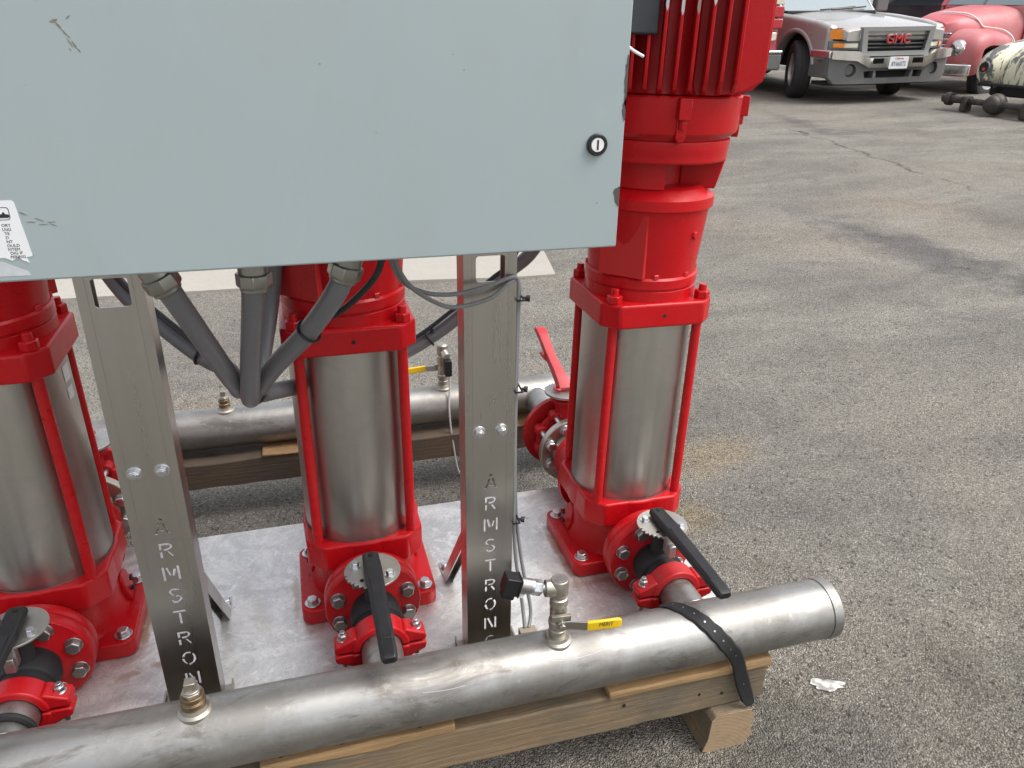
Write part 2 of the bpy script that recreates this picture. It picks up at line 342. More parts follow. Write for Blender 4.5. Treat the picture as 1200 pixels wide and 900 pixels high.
def link(name, me, m, parent=None, bevel=0, seg=2, angle=35, loc=None):
    for p in me.polygons: p.use_smooth = True
    me.set_sharp_from_angle(angle=radians(angle))
    me.materials.clear(); me.materials.append(m)
    o = bpy.data.objects.new(name, me); COL.objects.link(o)
    if parent is not None: o.parent = parent
    if loc is not None: o.location = loc
    if bevel:
        b = o.modifiers.new('bevel', 'BEVEL'); b.width = bevel; b.segments = seg; b.limit_method = 'ANGLE'; b.angle_limit = radians(40); b.harden_normals = False
    return o
def tag(o, label, cat, group=None, kind=None):
    if label: o['label'] = label
    if cat: o['category'] = cat
    if group: o['group'] = group
    if kind: o['kind'] = kind
    return o
def thing(name, label, cat, loc=(0, 0, 0), rot=(0, 0, 0), group=None):
    o = bpy.data.objects.new(name, None); COL.objects.link(o); o.empty_display_size = .05
    o.location = loc; o.rotation_euler = rot; return tag(o, label, cat, group)
def copy_tree(o, parent=None):
    c = o.copy(); COL.objects.link(c)
    if parent is not None: c.parent = parent
    for ch in list(o.children): copy_tree(ch, c)
    return c
def share(o, parent, mtx):
    c = o.copy(); COL.objects.link(c); c.parent = parent; c.matrix_local = mtx; return c
def smooth(pts, n=8):
    P = [V(p) for p in pts]; out = []
    for i in range(len(P) - 1):
        a, b, c, d = P[max(i - 1, 0)], P[i], P[i + 1], P[min(i + 2, len(P) - 1)]
        for k in range(n):
            t = k / n
            out.append(.5 * ((2 * b) + (c - a) * t + (2 * a - 5 * b + 4 * c - d) * t * t + (3 * b - a - 3 * c + d) * t ** 3))
    return out + [P[-1]]
def rrect(hx, hy, r, n=5, cx=0, cy=0):
    out = []
    for (sx, sy, a) in ((1, 1, 0), (-1, 1, pi / 2), (-1, -1, pi), (1, -1, 3 * pi / 2)):
        for k in range(n + 1):
            t = a + pi / 2 * k / n; out.append((cx + sx * (hx - r) + r * cos(t), cy + sy * (hy - r) + r * sin(t)))
    return out
def chamf(h, c): return [(h - c, -h), (h, -h + c), (h, h - c), (h - c, h), (-h + c, h), (-h, h - c), (-h, -h + c), (-h + c, -h)]
def curve_mesh(splines, ext):
    cu = bpy.data.curves.new('tmp', 'CURVE'); cu.dimensions = '2D'; cu.fill_mode = 'BOTH'; cu.extrude = ext
    for pl in splines:
        sp = cu.splines.new('POLY'); sp.points.add(len(pl) - 1); sp.use_cyclic_u = True
        for p, (x, y) in zip(sp.points, pl): p.co = (x, y, 0, 1)
    ob = bpy.data.objects.new('tmp', cu); COL.objects.link(ob)
    dg = bpy.context.evaluated_depsgraph_get(); me = bpy.data.meshes.new_from_object(ob.evaluated_get(dg))
    bpy.data.objects.remove(ob); bpy.data.curves.remove(cu); return me
def text_mesh(txt, size, ext=.0003, align='CENTER', shear=0., space=1.):
    cu = bpy.data.curves.new('tmp', 'FONT'); cu.body = txt; cu.size = size; cu.extrude = ext; cu.align_x = align; cu.align_y = 'CENTER'
    cu.shear = shear; cu.space_character = space; cu.resolution_u = 3
    ob = bpy.data.objects.new('tmp', cu); COL.objects.link(ob)
    dg = bpy.context.evaluated_depsgraph_get(); me = bpy.data.meshes.new_from_object(ob.evaluated_get(dg))
    bpy.data.objects.remove(ob); bpy.data.curves.remove(cu); return me
FACE_FRONT = Matrix.Rotation(pi / 2, 4, 'X')          # drawing plane XY -> standing XZ plane facing -Y
def ribbon(pts, w):
    P = [V((*p, 0)) for p in pts]; l = []; r = []
    for i, p in enumerate(P):
        d1 = (P[i] - P[i - 1]).normalized() if i else None; d2 = (P[i + 1] - P[i]).normalized() if i < len(P) - 1 else None
        if d1 is None: nn = V((-d2.y, d2.x, 0))
        elif d2 is None: nn = V((-d1.y, d1.x, 0))
        else:
            n1 = V((-d1.y, d1.x, 0)); n2 = V((-d2.y, d2.x, 0)); nn = (n1 + n2).normalized(); nn = nn / max(.5, nn.dot(n1))
        l.append(p + nn * w / 2); r.append(p - nn * w / 2)
    return [(p.x, p.y) for p in l] + [(p.x, p.y) for p in reversed(r)]
def arc(cx, cy, rx, ry, a0, a1, n=9): return [(cx + rx * cos(radians(a0 + (a1 - a0) * i / n)), cy + ry * sin(radians(a0 + (a1 - a0) * i / n))) for i in range(n + 1)]
GLYPH = {
    'A': [[(.02, 0), (.29, .76)], [(.78, 0), (.51, .76)], [(.30, .93), (.40, 1.03), (.50, .93)], [(.32, .27), (.48, .27)]],
    'R': [[(.06, 0), (.06, .42)], [(.06, .58), (.06, .95), (.44, .95)] + arc(.44, .755, .27, .195, 70, -90) + [(.24, .56)], [(.46, .40), (.74, 0)]],
    'M': [[(-.04, 0), (-.04, 1)], [(.16, .95), (.34, .32)], [(.52, .32), (.66, .80)], [(.86, 0), (.86, 1)]],
    'S': [arc(.38, .75, .30, .22, 20, 250), arc(.38, .24, .31, .23, 80, -160)],
    'T': [[(.0, .95), (.8, .95)], [(.4, .84), (.4, 0)]],
    'O': [arc(.40, .5, .37, .47, 62, 160), arc(.40, .5, .37, .47, 176, 245), arc(.40, .5, .37, .47, 262, 405, 12)],
    'N': [[(.0, 0), (.0, 1)], [(.20, .96), (.60, .04)], [(.80, 0), (.80, 1)]],
    'G': [arc(.42, .5, .37, .47, 50, 165), arc(.42, .5, .37, .47, 182, 320), [(.48, .42), (.76, .42)]],
}

# ------------------------------------------------------------------ setting: yard ground, concrete pad, sky comes from the world
G0 = -.318
def gz(x, y):
    t = max(0, .64 * x + .77 * y - .8)
    t = t * t / 2.4 if t < 1.2 else t - .6
    if t > 14: t = 14 + 3 * (1 - math.exp(-(t - 14) / 3))
    return G0 + .046 * t
SLOPE_UP = V((-.64 * .046, -.77 * .046, 1)).normalized()
def grid_axis():
    a = [0.]; st = .25
    while a[-1] < 420: a.append(a[-1] + st); st = .25 if a[-1] < 14 else st * 1.25
    return [-x for x in reversed(a[1:])] + a
ax = grid_axis(); gm = MB(); k = len(ax)
gm.add([(x, y, gz(x, y)) for y in ax for x in ax], [(j * k + i, j * k + i + 1, (j + 1) * k + i + 1, (j + 1) * k + i) for j in range(k - 1) for i in range(k - 1)])
tag(gm.build('ground', M['asphalt'], angle=80), None, None, None, 'structure')
pad = MB(); edge = [(-5, 3.42), (-1.29, 3.0), (-.72, 2.95), (-.16, 2.89), (.25, 2.83), (.6, 2.77), (1.05, 2.68), (1.30, 2.66), (1.35, 2.95), (1.42, 3.4), (1.5, 4.2), (1.6, 5.2)]
vs = []; fs = []
for i, (x, y) in enumerate(edge):
    for d in range(14):
        yy = y + (5.2 - y) * d / 13 if True else 0
        vs.append((x, yy, gz(x, yy) + .014))
pts2 = []
for i in range(len(edge) - 1):
    for d in range(13): fs.append((i * 14 + d, (i + 1) * 14 + d, (i + 1) * 14 + d + 1, i * 14 + d + 1))
n0 = len(vs); vs += [(x, y, gz(x, y) - .02) for x, y in edge]
for i in range(len(edge) - 1): fs.append((n0 + i, n0 + i + 1, (i + 1) * 14, i * 14))
pad.add(vs, fs); tag(pad.build('concrete_pavement', M['concrete']), None, None, None, 'structure')

# ------------------------------------------------------------------ skid plate
PZ = -.152; PY = .192; PX = [-.5794, .0107, .6007]
o = MB().box(-1.05, .7515, -.075, .455, PZ - .006, PZ).build('skid_plate', M['plate'], None, .001)
tag(o, 'scuffed silver metal base plate that the three red pumps stand on', 'base plate')
for nm, y0, y1 in (('plate_channel', -.072, -.035), ('plate_channel', .41, .452)):
    MB().box(-1.04, .745, y0, y1, PZ - .075, PZ - .008).build(nm, M['leg'], o)

# ------------------------------------------------------------------ red vertical pumps
PB = [(-.1163, -.086), (.1163, -.086), (.1163, .086), (-.1163, .086)]
def make_pump():
    R = M['red']; root = thing('booster_pump', None, 'pump')
    b = MB(); b.prism(rrect(.139, .113, .022), 0, .034)
    base = b.build('pump_base', R, root, .004, 3)
    b = MB(); b.lathe([(.116, .030), (.108, .045), (.103, .07), (.102, .14)], 56)
    b.prism(chamf(.116, .034), .128, .186); b.lathe([(.119, .130), (.1195, .186)], 56)
    b.cyl((0, -.145, .088), (0, .145, .088), .058, n=40)
    b.build('pump_housing', R, root, .005, 3)
    for s in (-1, 1):
        b = MB(); b.lathe_ax((0, s * .141, .088), (0, s, 0), [(.0915, 0), (.0925, .003), (.0925, .018), (.0915, .021)], 56)
        b.build('port_flange', R, root)
    for s in (-1, 1):
        b = MB(); mtx = Matrix.Translation((s * .107, .035, .034)) @ Matrix.Rotation(s * radians(-12), 4, 'Y')
        b.prism([(-.020, 0), (.022, 0), (.022, .048), (.012, .062), (-.012, .062), (-.020, .05)], -.008, .012, mtx @ Matrix.Rotation(pi / 2, 4, 'Z') @ Matrix.Rotation(pi / 2, 4, 'X'))
        lug = b.build('drain_lug', R, root, .003)
        d = MB()
        for q in (.020, .044): d.cyl((s * (.107 + (.010 if s > 0 else .010)), .035, .034 + q), (s * .1215, .035, .034 + q), .0055, n=12)
        d.build('lug_hole', M['dark'], lug)
    proto = None
    for (x, y) in PB:
        if proto is None:
            h = MB(); h.hexa((0, 0, 0), (0, 0, 1), .0115, .011, .0165); proto = h.build('foot_bolt', M['zinc'], root, .0008); proto.location = (x, y, .0345)
        else: share(proto, root, Matrix.Translation((x, y, .0345)) @ Matrix.Rotation(random.random(), 4, 'Z'))
    b = MB(); b.lathe([(.1125, .178), (.1125, .60)], 72, cap=False); sl_ = b.build('pump_sleeve', M['sleeve'], root)
    b = MB(); b.lathe([(.1136, .184), (.1136, .190)], 72, cap=False); b.build('sleeve_seam', M['zincdull'], sl_)
    rp = None
    for sx in (-1, 1):
        for sy in (-1, 1):
            if rp is None: rp = MB().cyl((0, 0, .18), (0, 0, .60), .0097, n=20).build('tie_rod', R, root); rp.location = (sx * .092, sy * .092, 0)
            else: share(rp, root, Matrix.Translation((sx * .092, sy * .092, 0)))
    b = MB(); b.prism(chamf(.119, .030), .588, .637)
    tf = b.build('top_flange', R, root, .005, 3)
    npx = None
    for sx in (-1, 1):
        for sy in (-1, 1):
            if npx is None:
                h = MB(); h.hexa((0, 0, 0), (0, 0, 1), .0155, .016, 0); h.cyl((0, 0, .012), (0, 0, .028), .0085, .0075, 16)
                npx = h.build('tie_rod_nut', R, tf, .001); npx.location = (sx * .094, sy * .094, .637)
            else: share(npx, tf, Matrix.Translation((sx * .094, sy * .094, .637)) @ Matrix.Rotation(random.random(), 4, 'Z'))
    d = MB().cyl((.004, -.1185, .612), (.004, -.1197, .612), .004, n=12); d.build('drain_hole', M['dark'], tf)
    b = MB(); b.lathe([(.104, .635), (.1125, .637), (.1125, .657), (.1100, .659), (.1100, .661), (.1135, .663), (.1135, .680), (.110, .684)], 64)
    ring = b.build('stage_ring', R, root)
    for a in (-100, -62, -20, 20, 80, 160, 210):
        h = MB(); h.hexa((.1045 * cos(radians(a)), .1045 * sin(radians(a)), .683), (0, 0, 1), .009, .009); h.build('ring_bolt', R, ring)
    b = MB(); b.lathe([(.108, .682), (.109, .69), (.1195, .80), (.1215, .812), (.1275, .8145), (.1275, .8335), (.1245, .836), (.109, .850), (.100, .854)], 64)
    for a in (-135, 45): b.box(-.045, .045, .0, .1145, .686, .806, Matrix.Rotation(radians(a) - pi / 2, 4, 'Z'))
    b.build('motor_stool', R, root, 0, 2, 17)
    h = MB().hexa((.0545, -.1005, .765), (.475, -.88, 0), .0075, .007); h.build('vent_plug', R, root)
    b = MB(); b.lathe([(.060, .852), (.060, .902)], 32); b.build('shaft_seal_housing', M['red_dull'], root)
    for a0, a1 in ((-177, -101), (-20, 40)):
        b = MB(); b.lathe([(.110, .852), (.110, .903)], 20, cap=False, a0=radians(a0), a1=radians(a1)); b.lathe([(.106, .852), (.106, .903)], 20, cap=False, a0=radians(a0), a1=radians(a1))
        b.build('coupling_guard', R, root)
    for a in (-36, 60, 140):
        b = MB(); mtx = Matrix.Rotation(radians(a), 4, 'Z')
        b.prism([(.06, .848), (.1265, .848), (.1405, .905), (.06, .905)], -.011, .011, mtx @ FACE_FRONT); b.build('stool_rib', R, root, .002)
    b = MB(); b.lathe([(.08, .901), (.1385, .901), (.140, .904), (.1405, .917), (.1415, .920), (.1425, .935), (.142, .939), (.137, .941), (.137, .9445), (.144, .9455), (.152, .953), (.1535, .96), (.1555, 1.012), (.153, 1.015), (.12, 1.02)], 72)
    ad = b.build('motor_flange', R, root, 0, 2, 20)
    bp = None
    for a in (-99, -24, 66, 156):
        if bp is None:
            h = MB(); h.box(-.011, .011, -.168, -.148, .978, 1.0135); h.hexa((0, -.1555, .978), (0, 0, -1), .007, .016)
            h.box(-.009, .009, -.1560, -.140, .945, .985); h.hexa((0, -.143, .946), (0, -1, 0), .0075, .013)
            bp = h.build('motor_bolt_boss', R, ad, .0015); bp.matrix_local = Matrix.Rotation(radians(a + 90), 4, 'Z')
        else: share(bp, ad, Matrix.Rotation(radians(a + 90), 4, 'Z'))
    b = MB(); b.lathe([(.125, 1.014), (.143, 1.018), (.140, 1.04), (.140, 1.30), (.15, 1.305)], 64); mo = b.build('motor', R, root)
    b = MB(); b.lathe([(.186, 1.302), (.188, 1.31), (.188, 1.38), (.17, 1.41), (.10, 1.42)], 64); b.build('fan_cover', R, mo)
    protos = {}
    for qd in range(4):
        for k_ in range(-5, 6):
            x = k_ * .0246; ri = sqrt(.137 ** 2 - x * x); ro = (.184 ** 4.2 - abs(x) ** 4.2) ** (1 / 4.2) - .004
            mt = Matrix.Rotation(radians(-25.6) + qd * pi / 2, 4, 'Z')
            if k_ not in protos:
                h = MB(); vs = []
                prof = [(ri - .004, 1.016), (ri + (ro - ri) * .35, 1.018), (ri + (ro - ri) * .72, 1.026), (ro - .004, 1.042), (ro, 1.062), (ro, 1.297), (ri - .004, 1.297)]
                n = len(prof); th = [.0055, .0046, .0036, .0030, .0028, .0028, .0055]
                h.add([(x - t_, -r_, z_) for (r_, z_), t_ in zip(prof, th)] + [(x + t_, -r_, z_) for (r_, z_), t_ in zip(prof, th)], [tuple(range(n - 1, -1, -1)), tuple(range(n, 2 * n))] + [(i, (i + 1) % n, n + (i + 1) % n, n + i) for i in range(n)])
                protos[k_] = h.build('cooling_fin', R, mo, .0012); protos[k_].matrix_local = mt
            else: share(protos[k_], mo, mt)
    b = MB(); mtx = Matrix.Rotation(radians(-153), 4, 'Z')
    b.box(.145, .240, -.085, .098, 1.108, 1.26, mtx); tb = b.build('terminal_box', M['boxgrey'], root, .004, 3)
    h = MB().hexa(mtx @ V((.24, .088, 1.118)), mtx.to_3x3() @ V((1, 0, 0)), .003, .002); h.build('box_screw', M['zinc'], tb)
    return root
pump0 = make_pump()
PUMPS = [pump0]
LB = ['red vertical pump at the far left, cut off by the picture edge',
      'red vertical pump in the middle, between the two lettered steel columns',
      'red vertical pump on the right with its finned motor in view']
for i in (1, 2): PUMPS.append(copy_tree(pump0))
for i, p in enumerate(PUMPS):
    p.location = (PX[i], PY, PZ); p.rotation_euler = (0, (-.008, .0, .014)[i], 0); tag(p, LB[i], 'pump', 'red vertical pumps on the skid plate')
# chipped paint on the right pump's fins (bare metal tips)
mo = [c for c in PUMPS[2].children if c.name.startswith('motor') and 'fan' not in c.name and 'flange' not in c.name and 'stool' not in c.name][0]
for k_, (fi, z0, z1) in enumerate(((-1, 1.158, 1.22), (0, 1.143, 1.22), (1, 1.137, 1.22), (2, 1.139, 1.22), (3, 1.152, 1.22))):
    x = fi * .0246; ro = (.184 ** 4.2 - abs(x) ** 4.2) ** (1 / 4.2) - .004
    b = MB(); b.add([(x - .0024, -ro - .0006, z0 + .008), (x, -ro - .0008, z0), (x + .0024, -ro - .0006, z0 + .006), (x + .0024, -ro - .0006, z1), (x - .0024, -ro - .0006, z1), (x, -ro + .003, z0 + .008), (x, -ro + .003, z1)], [(0, 1, 2, 3, 4), (0, 5, 1), (1, 5, 2), (2, 5, 6, 3), (0, 4, 6, 5), (3, 6, 4)], Matrix.Rotation(radians(-25.6), 4, 'Z'))
    b.build('bare_fin_tip', M['tag' if k_ == 3 else 'zinc'], mo)
# box lettering-free dent and stickers
def sleeve_sticker():
    b = MB(); b.lathe([(.1130, .545), (.1130, .575)], 6, cap=False, a0=radians(-12), a1=radians(2)); b.build('white_sticker', M['label'], PUMPS[0])
    b = MB(); b.lathe([(.1130, .512), (.1130, .535)], 6, cap=False, a0=radians(-12), a1=radians(-1)); b.build('white_sticker', M['label'], PUMPS[0])
sleeve_sticker()

# ------------------------------------------------------------------ front butterfly valves with long black handles
def bolt_ring(parent, m, y, n, pcd, r, h, z=.088, off=22.5, sgn=-1, skip=(), studs=None):
    pr = None
    for i in range(n):
        if i in skip: continue
        a = radians(off + 360 / n * i); mt = Matrix.Translation((pcd * cos(a), y, z + pcd * sin(a)))
        if pr is None:
            q = MB(); q.hexa((0, 0, 0), (0, sgn, 0), r, h, r * 1.12)
            if studs: q.cyl((0, 0, 0), (0, -sgn * studs, 0), .008, n=12)
            pr = q.build('flange_bolt', m, parent, .0008); pr.matrix_local = mt
        else: share(pr, parent, mt @ Matrix.Rotation(i * .37, 4, 'Y'))
def notch_plate(r, teeth0, teeth1):
    pts = []; n = 96
    for i in range(n):
        a = 360 * i / n; rr = r
        if teeth0 < a < teeth1: rr = r * (1.0 if (int((a - teeth0) / 5.4) % 2) else .90)
        pts.append((rr * cos(radians(a)), rr * sin(radians(a))))
    return pts
def make_front_valve():
    root = thing('butterfly_valve', None, 'valve')
    b = MB(); b.lathe_ax((0, -.1635, .088), (0, -1, 0), [(.0915, 0), (.0925, .002), (.0925, .021), (.0905, .024), (.060, .025), (.047, .031)], 56)
    fl = b.build('flange_adapter', M['red_dull'], root)
    bolt_ring(fl, M['zincdull'], -.1875, 8, .0717, .0135, .012)
    b = MB(); b.cyl((0, -.150, .088), (0, -.27, .088), .0425, n=40); b.lathe_ax((0, -.205, .088), (0, -1, 0), [(.045, 0), (.0475, .004), (.0475, .04), (.045, .044)], 40)
    b.cyl((0, -.222, .12), (0, -.222, .188), .019, n=24); b.box(-.028, .028, -.246, -.198, .178, .193)
    b.build('valve_body', M['rubber'], root, .003)
    b = MB(); b.prism(notch_plate(.0515, 185, 272), .1945, .1985, Matrix.Translation((0, -.222, 0))); npl = b.build('notch_plate', M['notch'], root, .0006)
    for (x, y) in ((-.030, -.204), (.030, -.243)):
        h = MB(); h.hexa((x, y, .1985), (0, 0, 1), .0075, .008, .010); h.build('plate_bolt', M['zinc'], npl)
    h = MB().cyl((-.022, -.248, .1984), (-.022, -.248, .1992), .0042, n=12); h.build('plate_hole', M['dark'], npl)
    h = MB().box(-.010, .010, -.268, -.253, .155, .193); h.box(-.008, .008, -.277, -.266, .150, .178); h.build('latch_trigger', M['zincdull'], npl, .002)
    prof = [(.0, -.186, .011, .2015, .213), (.0, -.192, .0155, .2005, .2165), (.0, -.25, .0165, .2005, .220), (.0, -.30, .0150, .202, .221), (0, -.40, .0140, .203, .221), (0, -.462, .0135, .203, .220), (0, -.470, .0115, .205, .217)]
    rings = []
    for (cx, y, w, z0, z1) in prof:
        c = .004
        rings.append([(cx + x, y, z) for x, z in ((-w + c, z0), (w - c, z0), (w, z0 + c), (w, z1 - c), (w - c, z1), (-w + c, z1), (-w, z1 - c), (-w, z0 + c))])
    hd = MB().loft(rings).build('valve_handle', M['handle'], root, .001)
    h = MB().cyl((0, -.199, .2155), (0, -.199, .2182), .0042, n=12); h.build('handle_hole', M['dark'], hd)
    h = MB().box(-.0095, .0095, -.43, -.27, .2205, .2218); h.build('handle_ridge', M['handle'], hd, .001)
    # raised bar below the handle
    MB().box(-.006, .006, -.262, -.212, .196, .203).build('stem_key', M['zincdull'], root)
    return root
fv0 = make_front_valve(); FV = [fv0, copy_tree(fv0), copy_tree(fv0)]
LV = ['black lever valve on the far left pump, half cut off at the left picture edge',
      'black lever valve in front of the middle pump, handle pointing straight at the viewer',
      'black lever valve in front of the right pump, near the black strap']
for i, o in enumerate(FV):
    o.location = (PX[i], PY, PZ); tag(o, LV[i], 'valve', 'butterfly valves with black levers on the front pipe')
# ------------------------------------------------------------------ red grooved couplings
def make_coupling():
    root = thing('pipe_coupling', None, 'coupling'); zc = .088; yc = -.292
    for s in (1, -1):
        pts = []
        for k_ in range(25):
            a = radians(3 + 174 * k_ / 24); pts.append((.052 * cos(a), s * .052 * sin(a)))
        pts += [(-.068, s * .006), (-.072, s * .010)] if 0 else []
        inner = [(.0375 * cos(radians(177 - 174 * k_ / 24)), s * .0375 * sin(radians(177 - 174 * k_ / 24))) for k_ in range(25)]
        b = MB(); b.prism(pts + inner, -.020, .020, Matrix.Translation((0, yc, zc)) @ FACE_FRONT)
        for e in (1, -1):
            ear = [(e * .044, s * .0025), (e * .080, s * .0025), (e * .083, s * .008), (e * .081, s * .018), (e * .066, s * .024), (e * .046, s * .034), (e * .040, s * .030)]
            b.prism(ear, -.017, .017, Matrix.Translation((0, yc, zc)) @ FACE_FRONT)
        b.build('coupling_half', M['red_dull'], root, .003, 2)
    for e in (1, -1):
        h = MB(); h.hexa((e * .066, yc, zc + .022), (0, 0, 1), .0085, .010, .010); h.cyl((e * .066, yc, zc - .04), (e * .066, yc, zc + .040), .0048, n=14)
        h.hexa((e * .066, yc, zc - .022), (0, 0, -1), .0085, .010); h.build('coupling_bolt', M['zinc'], root, .0006)
    return root
cp0 = make_coupling(); CP = [cp0, copy_tree(cp0), copy_tree(cp0)]
LCP = ['red grooved clamp under the black lever at the lower left picture edge', 'red grooved clamp on the branch pipe in front of the middle pump', 'red grooved clamp on the branch pipe in front of the right pump']
for i, o in enumerate(CP): o.location = (PX[i], PY, PZ); tag(o, LCP[i], 'pipe clamp', 'red grooved couplings on the branch pipes')

# ------------------------------------------------------------------ header pipes
YF, ZF, RP = -.2328, -.0606, .0571
YB, ZB = .8622, -.0667
def header(name, label, y, z, x0, x1, dirn, zb):
    root = thing(name, label, 'pipe', (0, y, z))
    prof = [(RP * .93, 0), (RP, .003), (RP, x1 - x0 - .024), (RP - .0012, x1 - x0 - .0232), (RP - .0012, x1 - x0 - .0222), (RP + .0012, x1 - x0 - .0215), (RP + .0016, x1 - x0 - .003), (RP - .001, x1 - x0)]
    b = MB(); b.lathe_ax((x0, 0, 0), (1, 0, 0), prof, 64); b.build('header_tube', M['pipe'], root)
    for px in PX:
        b = MB(); yl = (PY - .25) - y if dirn > 0 else (PY + .50) - y
        b.cyl((px, 0, zb), (px, yl, zb), .0365, n=40); br = b.build('branch_tube', M['pipe'], root)
        wb = []
        for k_ in range(49):
            a = 2 * pi * k_ / 48; xx = .0375 * cos(a); zz = zb + .0375 * sin(a)
            wb.append((px + xx, dirn * sqrt(max(0, RP ** 2 - zz ** 2)), zz))
        q = MB().tube(wb, .003, 8, False); q.build('weld_bead', M['zincdull'], br)
    return root
fh = header('front_header_pipe', 'long dull stainless pipe lying across the foreground in front of the pumps', YF, ZF, -1.35, .866, 1, PZ + .088 - ZF)
bh = header('rear_header_pipe', 'stainless pipe lying behind the pumps on a dark timber', YB, ZB, -.80, 1.0, -1, PZ + .088 - ZB)
def boss(parent, x, m=None):
    b = MB(); b.lathe([(.0275, RP - .008), (.0265, RP - .001), (.0215, RP + .002), (.0195, RP + .008)], 32, Matrix.Translation((x, 0, 0))); b.build('weld_boss', M['fitting'], parent)
boss(fh, -.2885); boss(fh, .305); boss(bh, -.302); boss(bh, .319)
def plug(parent, x, m, s=1.):
    b = MB(); T = Matrix.Translation((x, 0, RP + .006))
    b.lathe([(.0185 * s, 0), (.0195 * s, .002), (.0195 * s, .012), (.0165 * s, .013), (.0165 * s, .016), (.0185 * s, .0165), (.0185 * s, .024)], 32, T); bu = b.build('threaded_bush', m, parent, .0006)
    b = MB(); b.hexa((x, 0, RP + .030), (0, 0, 1), .0165 * s, .007); b.lathe([(.0135 * s, RP + .036), (.0135 * s, RP + .040)], 24, Matrix.Translation((x, 0, 0)))
    b.box(x - .0085 * s, x + .0085 * s, -.0085 * s, .0085 * s, RP + .039, RP + .055, None); b.build('square_plug', M['fitting'], bu, .001)
for pts_ in ([(.268, 128), (.30, 134), (.33, 135), (.37, 131), (.41, 122), (.45, 112)], [(-.43, 118), (-.40, 121), (-.36, 119), (-.33, 114)], [(.06, 140), (.10, 143), (.13, 142)]):
    MB().tube(smooth([(x_, RP * 1.0005 * cos(radians(a_)), RP * 1.0005 * sin(radians(a_))) for x_, a_ in pts_], 6), .0005, 6).build('pipe_scratch', M['zinc'], fh)
plug(fh, -.2885, M['brass'], .95); plug(bh, -.302, M['brass'], .8)
# faint pipe stencil marks
for (x, tx) in ((-.485, 'A312'), (-.40, '304L'), (-.35, '4 S10')): pass

# ------------------------------------------------------------------ ball valve + pressure transmitter on the front header
def ball_valve(name, label, loc, rz, flip, txt=True):
    root = thing(name, label, 'valve', loc, (0, 0, rz)); F = M['fitting']
    b = MB(); b.lathe([(.0185, -.004), (.019, 0), (.019, .017), (.0165, .018), (.0165, .020), (.0175, .021), (.0175, .025)], 32)
    b.lathe([(.0165, .024), (.0205, .026), (.0205, .036), (.018, .038), (.0185, .060), (.0165, .064), (.0165, .068)], 32); b.hexa((0, 0, .021), (0, 0, 1), .0205, .006)
    b.cyl((0, 0, .046), (0, -.026, .046), .0115, n=24); b.build('valve_body', F, root, .0008); root.scale = (.80, .80, 1)
    b = MB(); b.box(-.021, .021, -.030, -.022, .050, .062); b.hexa((0, -.030, .046), (0, -1, 0), .0095, .008); b.cyl((0, -.03, .046), (0, -.044, .046), .0045, n=12); b.hexa((0, -.039, .046), (0, -1, 0), .0072, .006)
    b.build('stem_bracket', F, root, .0008)
    b = MB(); path = [(.0, -.036), (.018, -.036), (.050, -.044), (.060, -.045)]
    q = []
    for (x, y) in path: q.append([(x, y - .0015, .046 - .0085), (x, y + .0015, .046 - .0085), (x, y + .0015, .046 + .0085), (x, y - .0015, .046 + .0085)])
    b.loft(q); b.build('handle_arm', M['leg'], root, .0006)
    rings = []
    for (x, w, tk) in ((.052, .0088, .0035), (.055, .0098, .0045), (.118, .0102, .0045), (.124, .0092, .004), (.128, .006, .002)):
        rings.append([(x, -.0455 + tk * cos(a) if 0 else -.0455 + tk * (1 if abs(sin(a)) < .99 else .6) * (1 if cos(a) >= 0 else -1) * min(1, abs(cos(a)) * 1.6), .047 + w * sin(a)) for a in [2 * pi * k_ / 20 for k_ in range(20)]])
    hg = b = MB().loft(rings).build('yellow_grip', M['yellow'], root, .0006)
    if txt:
        me = text_mesh('MERIT', .0115, .0001, 'CENTER', .15); me.transform(Matrix.Translation((.092, -.0504, .0495)) @ FACE_FRONT); link('grip_lettering', me, M['ink'], hg)
    return root
bv = ball_valve('ball_valve', 'small stainless ball valve with a yellow lever on the front pipe', (.305, YF, ZF + RP + .004), -.10, 1)
pt = thing('pressure_transmitter', 'steel pressure sensor with a square black plug on top of the yellow lever valve', 'pressure sensor', (.305, YF, ZF + RP + .072))
b = MB(); b.lathe([(.0165, -.006), (.0165, .000), (.0190, .002), (.0190, .017), (.0155, .019), (.0160, .026), (.0185, .028), (.0185, .056), (.0170, .0585)], 32)
b.cyl((0, 0, .038), (-.030, .002, .041), .0165, n=28); b.build('tee_fitting', M['fitting'], pt, .0006)
b = MB(); b.cyl((0, 0, .0585), (0, 0, .0592), .0105, n=6); b.build('hex_socket', M['zincdull'], pt)
b = MB(); A = V((-.030, .002, .041)); D = V((-.95, .03, .30)).normalized(); pt.scale = (.84, .80, .93)
b.cyl(A, A + D * .010, .009, n=20); b.lathe_ax(A + D * .009, D, [(.0150, 0), (.0158, .001), (.0158, .018), (.0150, .019)], 6); b.lathe_ax(A + D * .027, D, [(.0148, 0), (.0148, .030)], 32); b.lathe_ax(A + D * .056, D, [(.0165, 0), (.0165, .004)], 32)
b.build('sensor_body', M['zinc'], pt, .0006)
b = MB(); b.lathe_ax(A + D * .032, D, [(.0151, 0), (.0151, .022)], 32); b.build('sensor_label', M['zincdull'], pt)
b = MB(); mtx = Matrix.Translation(A + D * .060) @ D.to_track_quat('X', 'Z').to_matrix().to_4x4()
b.box(0, .030, -.0165, .0165, -.0175, .0175, mtx); b.prism(rrect(.013, .0125, .004), -.028, -.016, mtx @ Matrix.Translation((.015, 0, 0))); b.box(-.004, .0005, -.0185, .0185, -.0185, .0185, mtx)
b.build('black_plug', M['black'], pt, .002, 3)

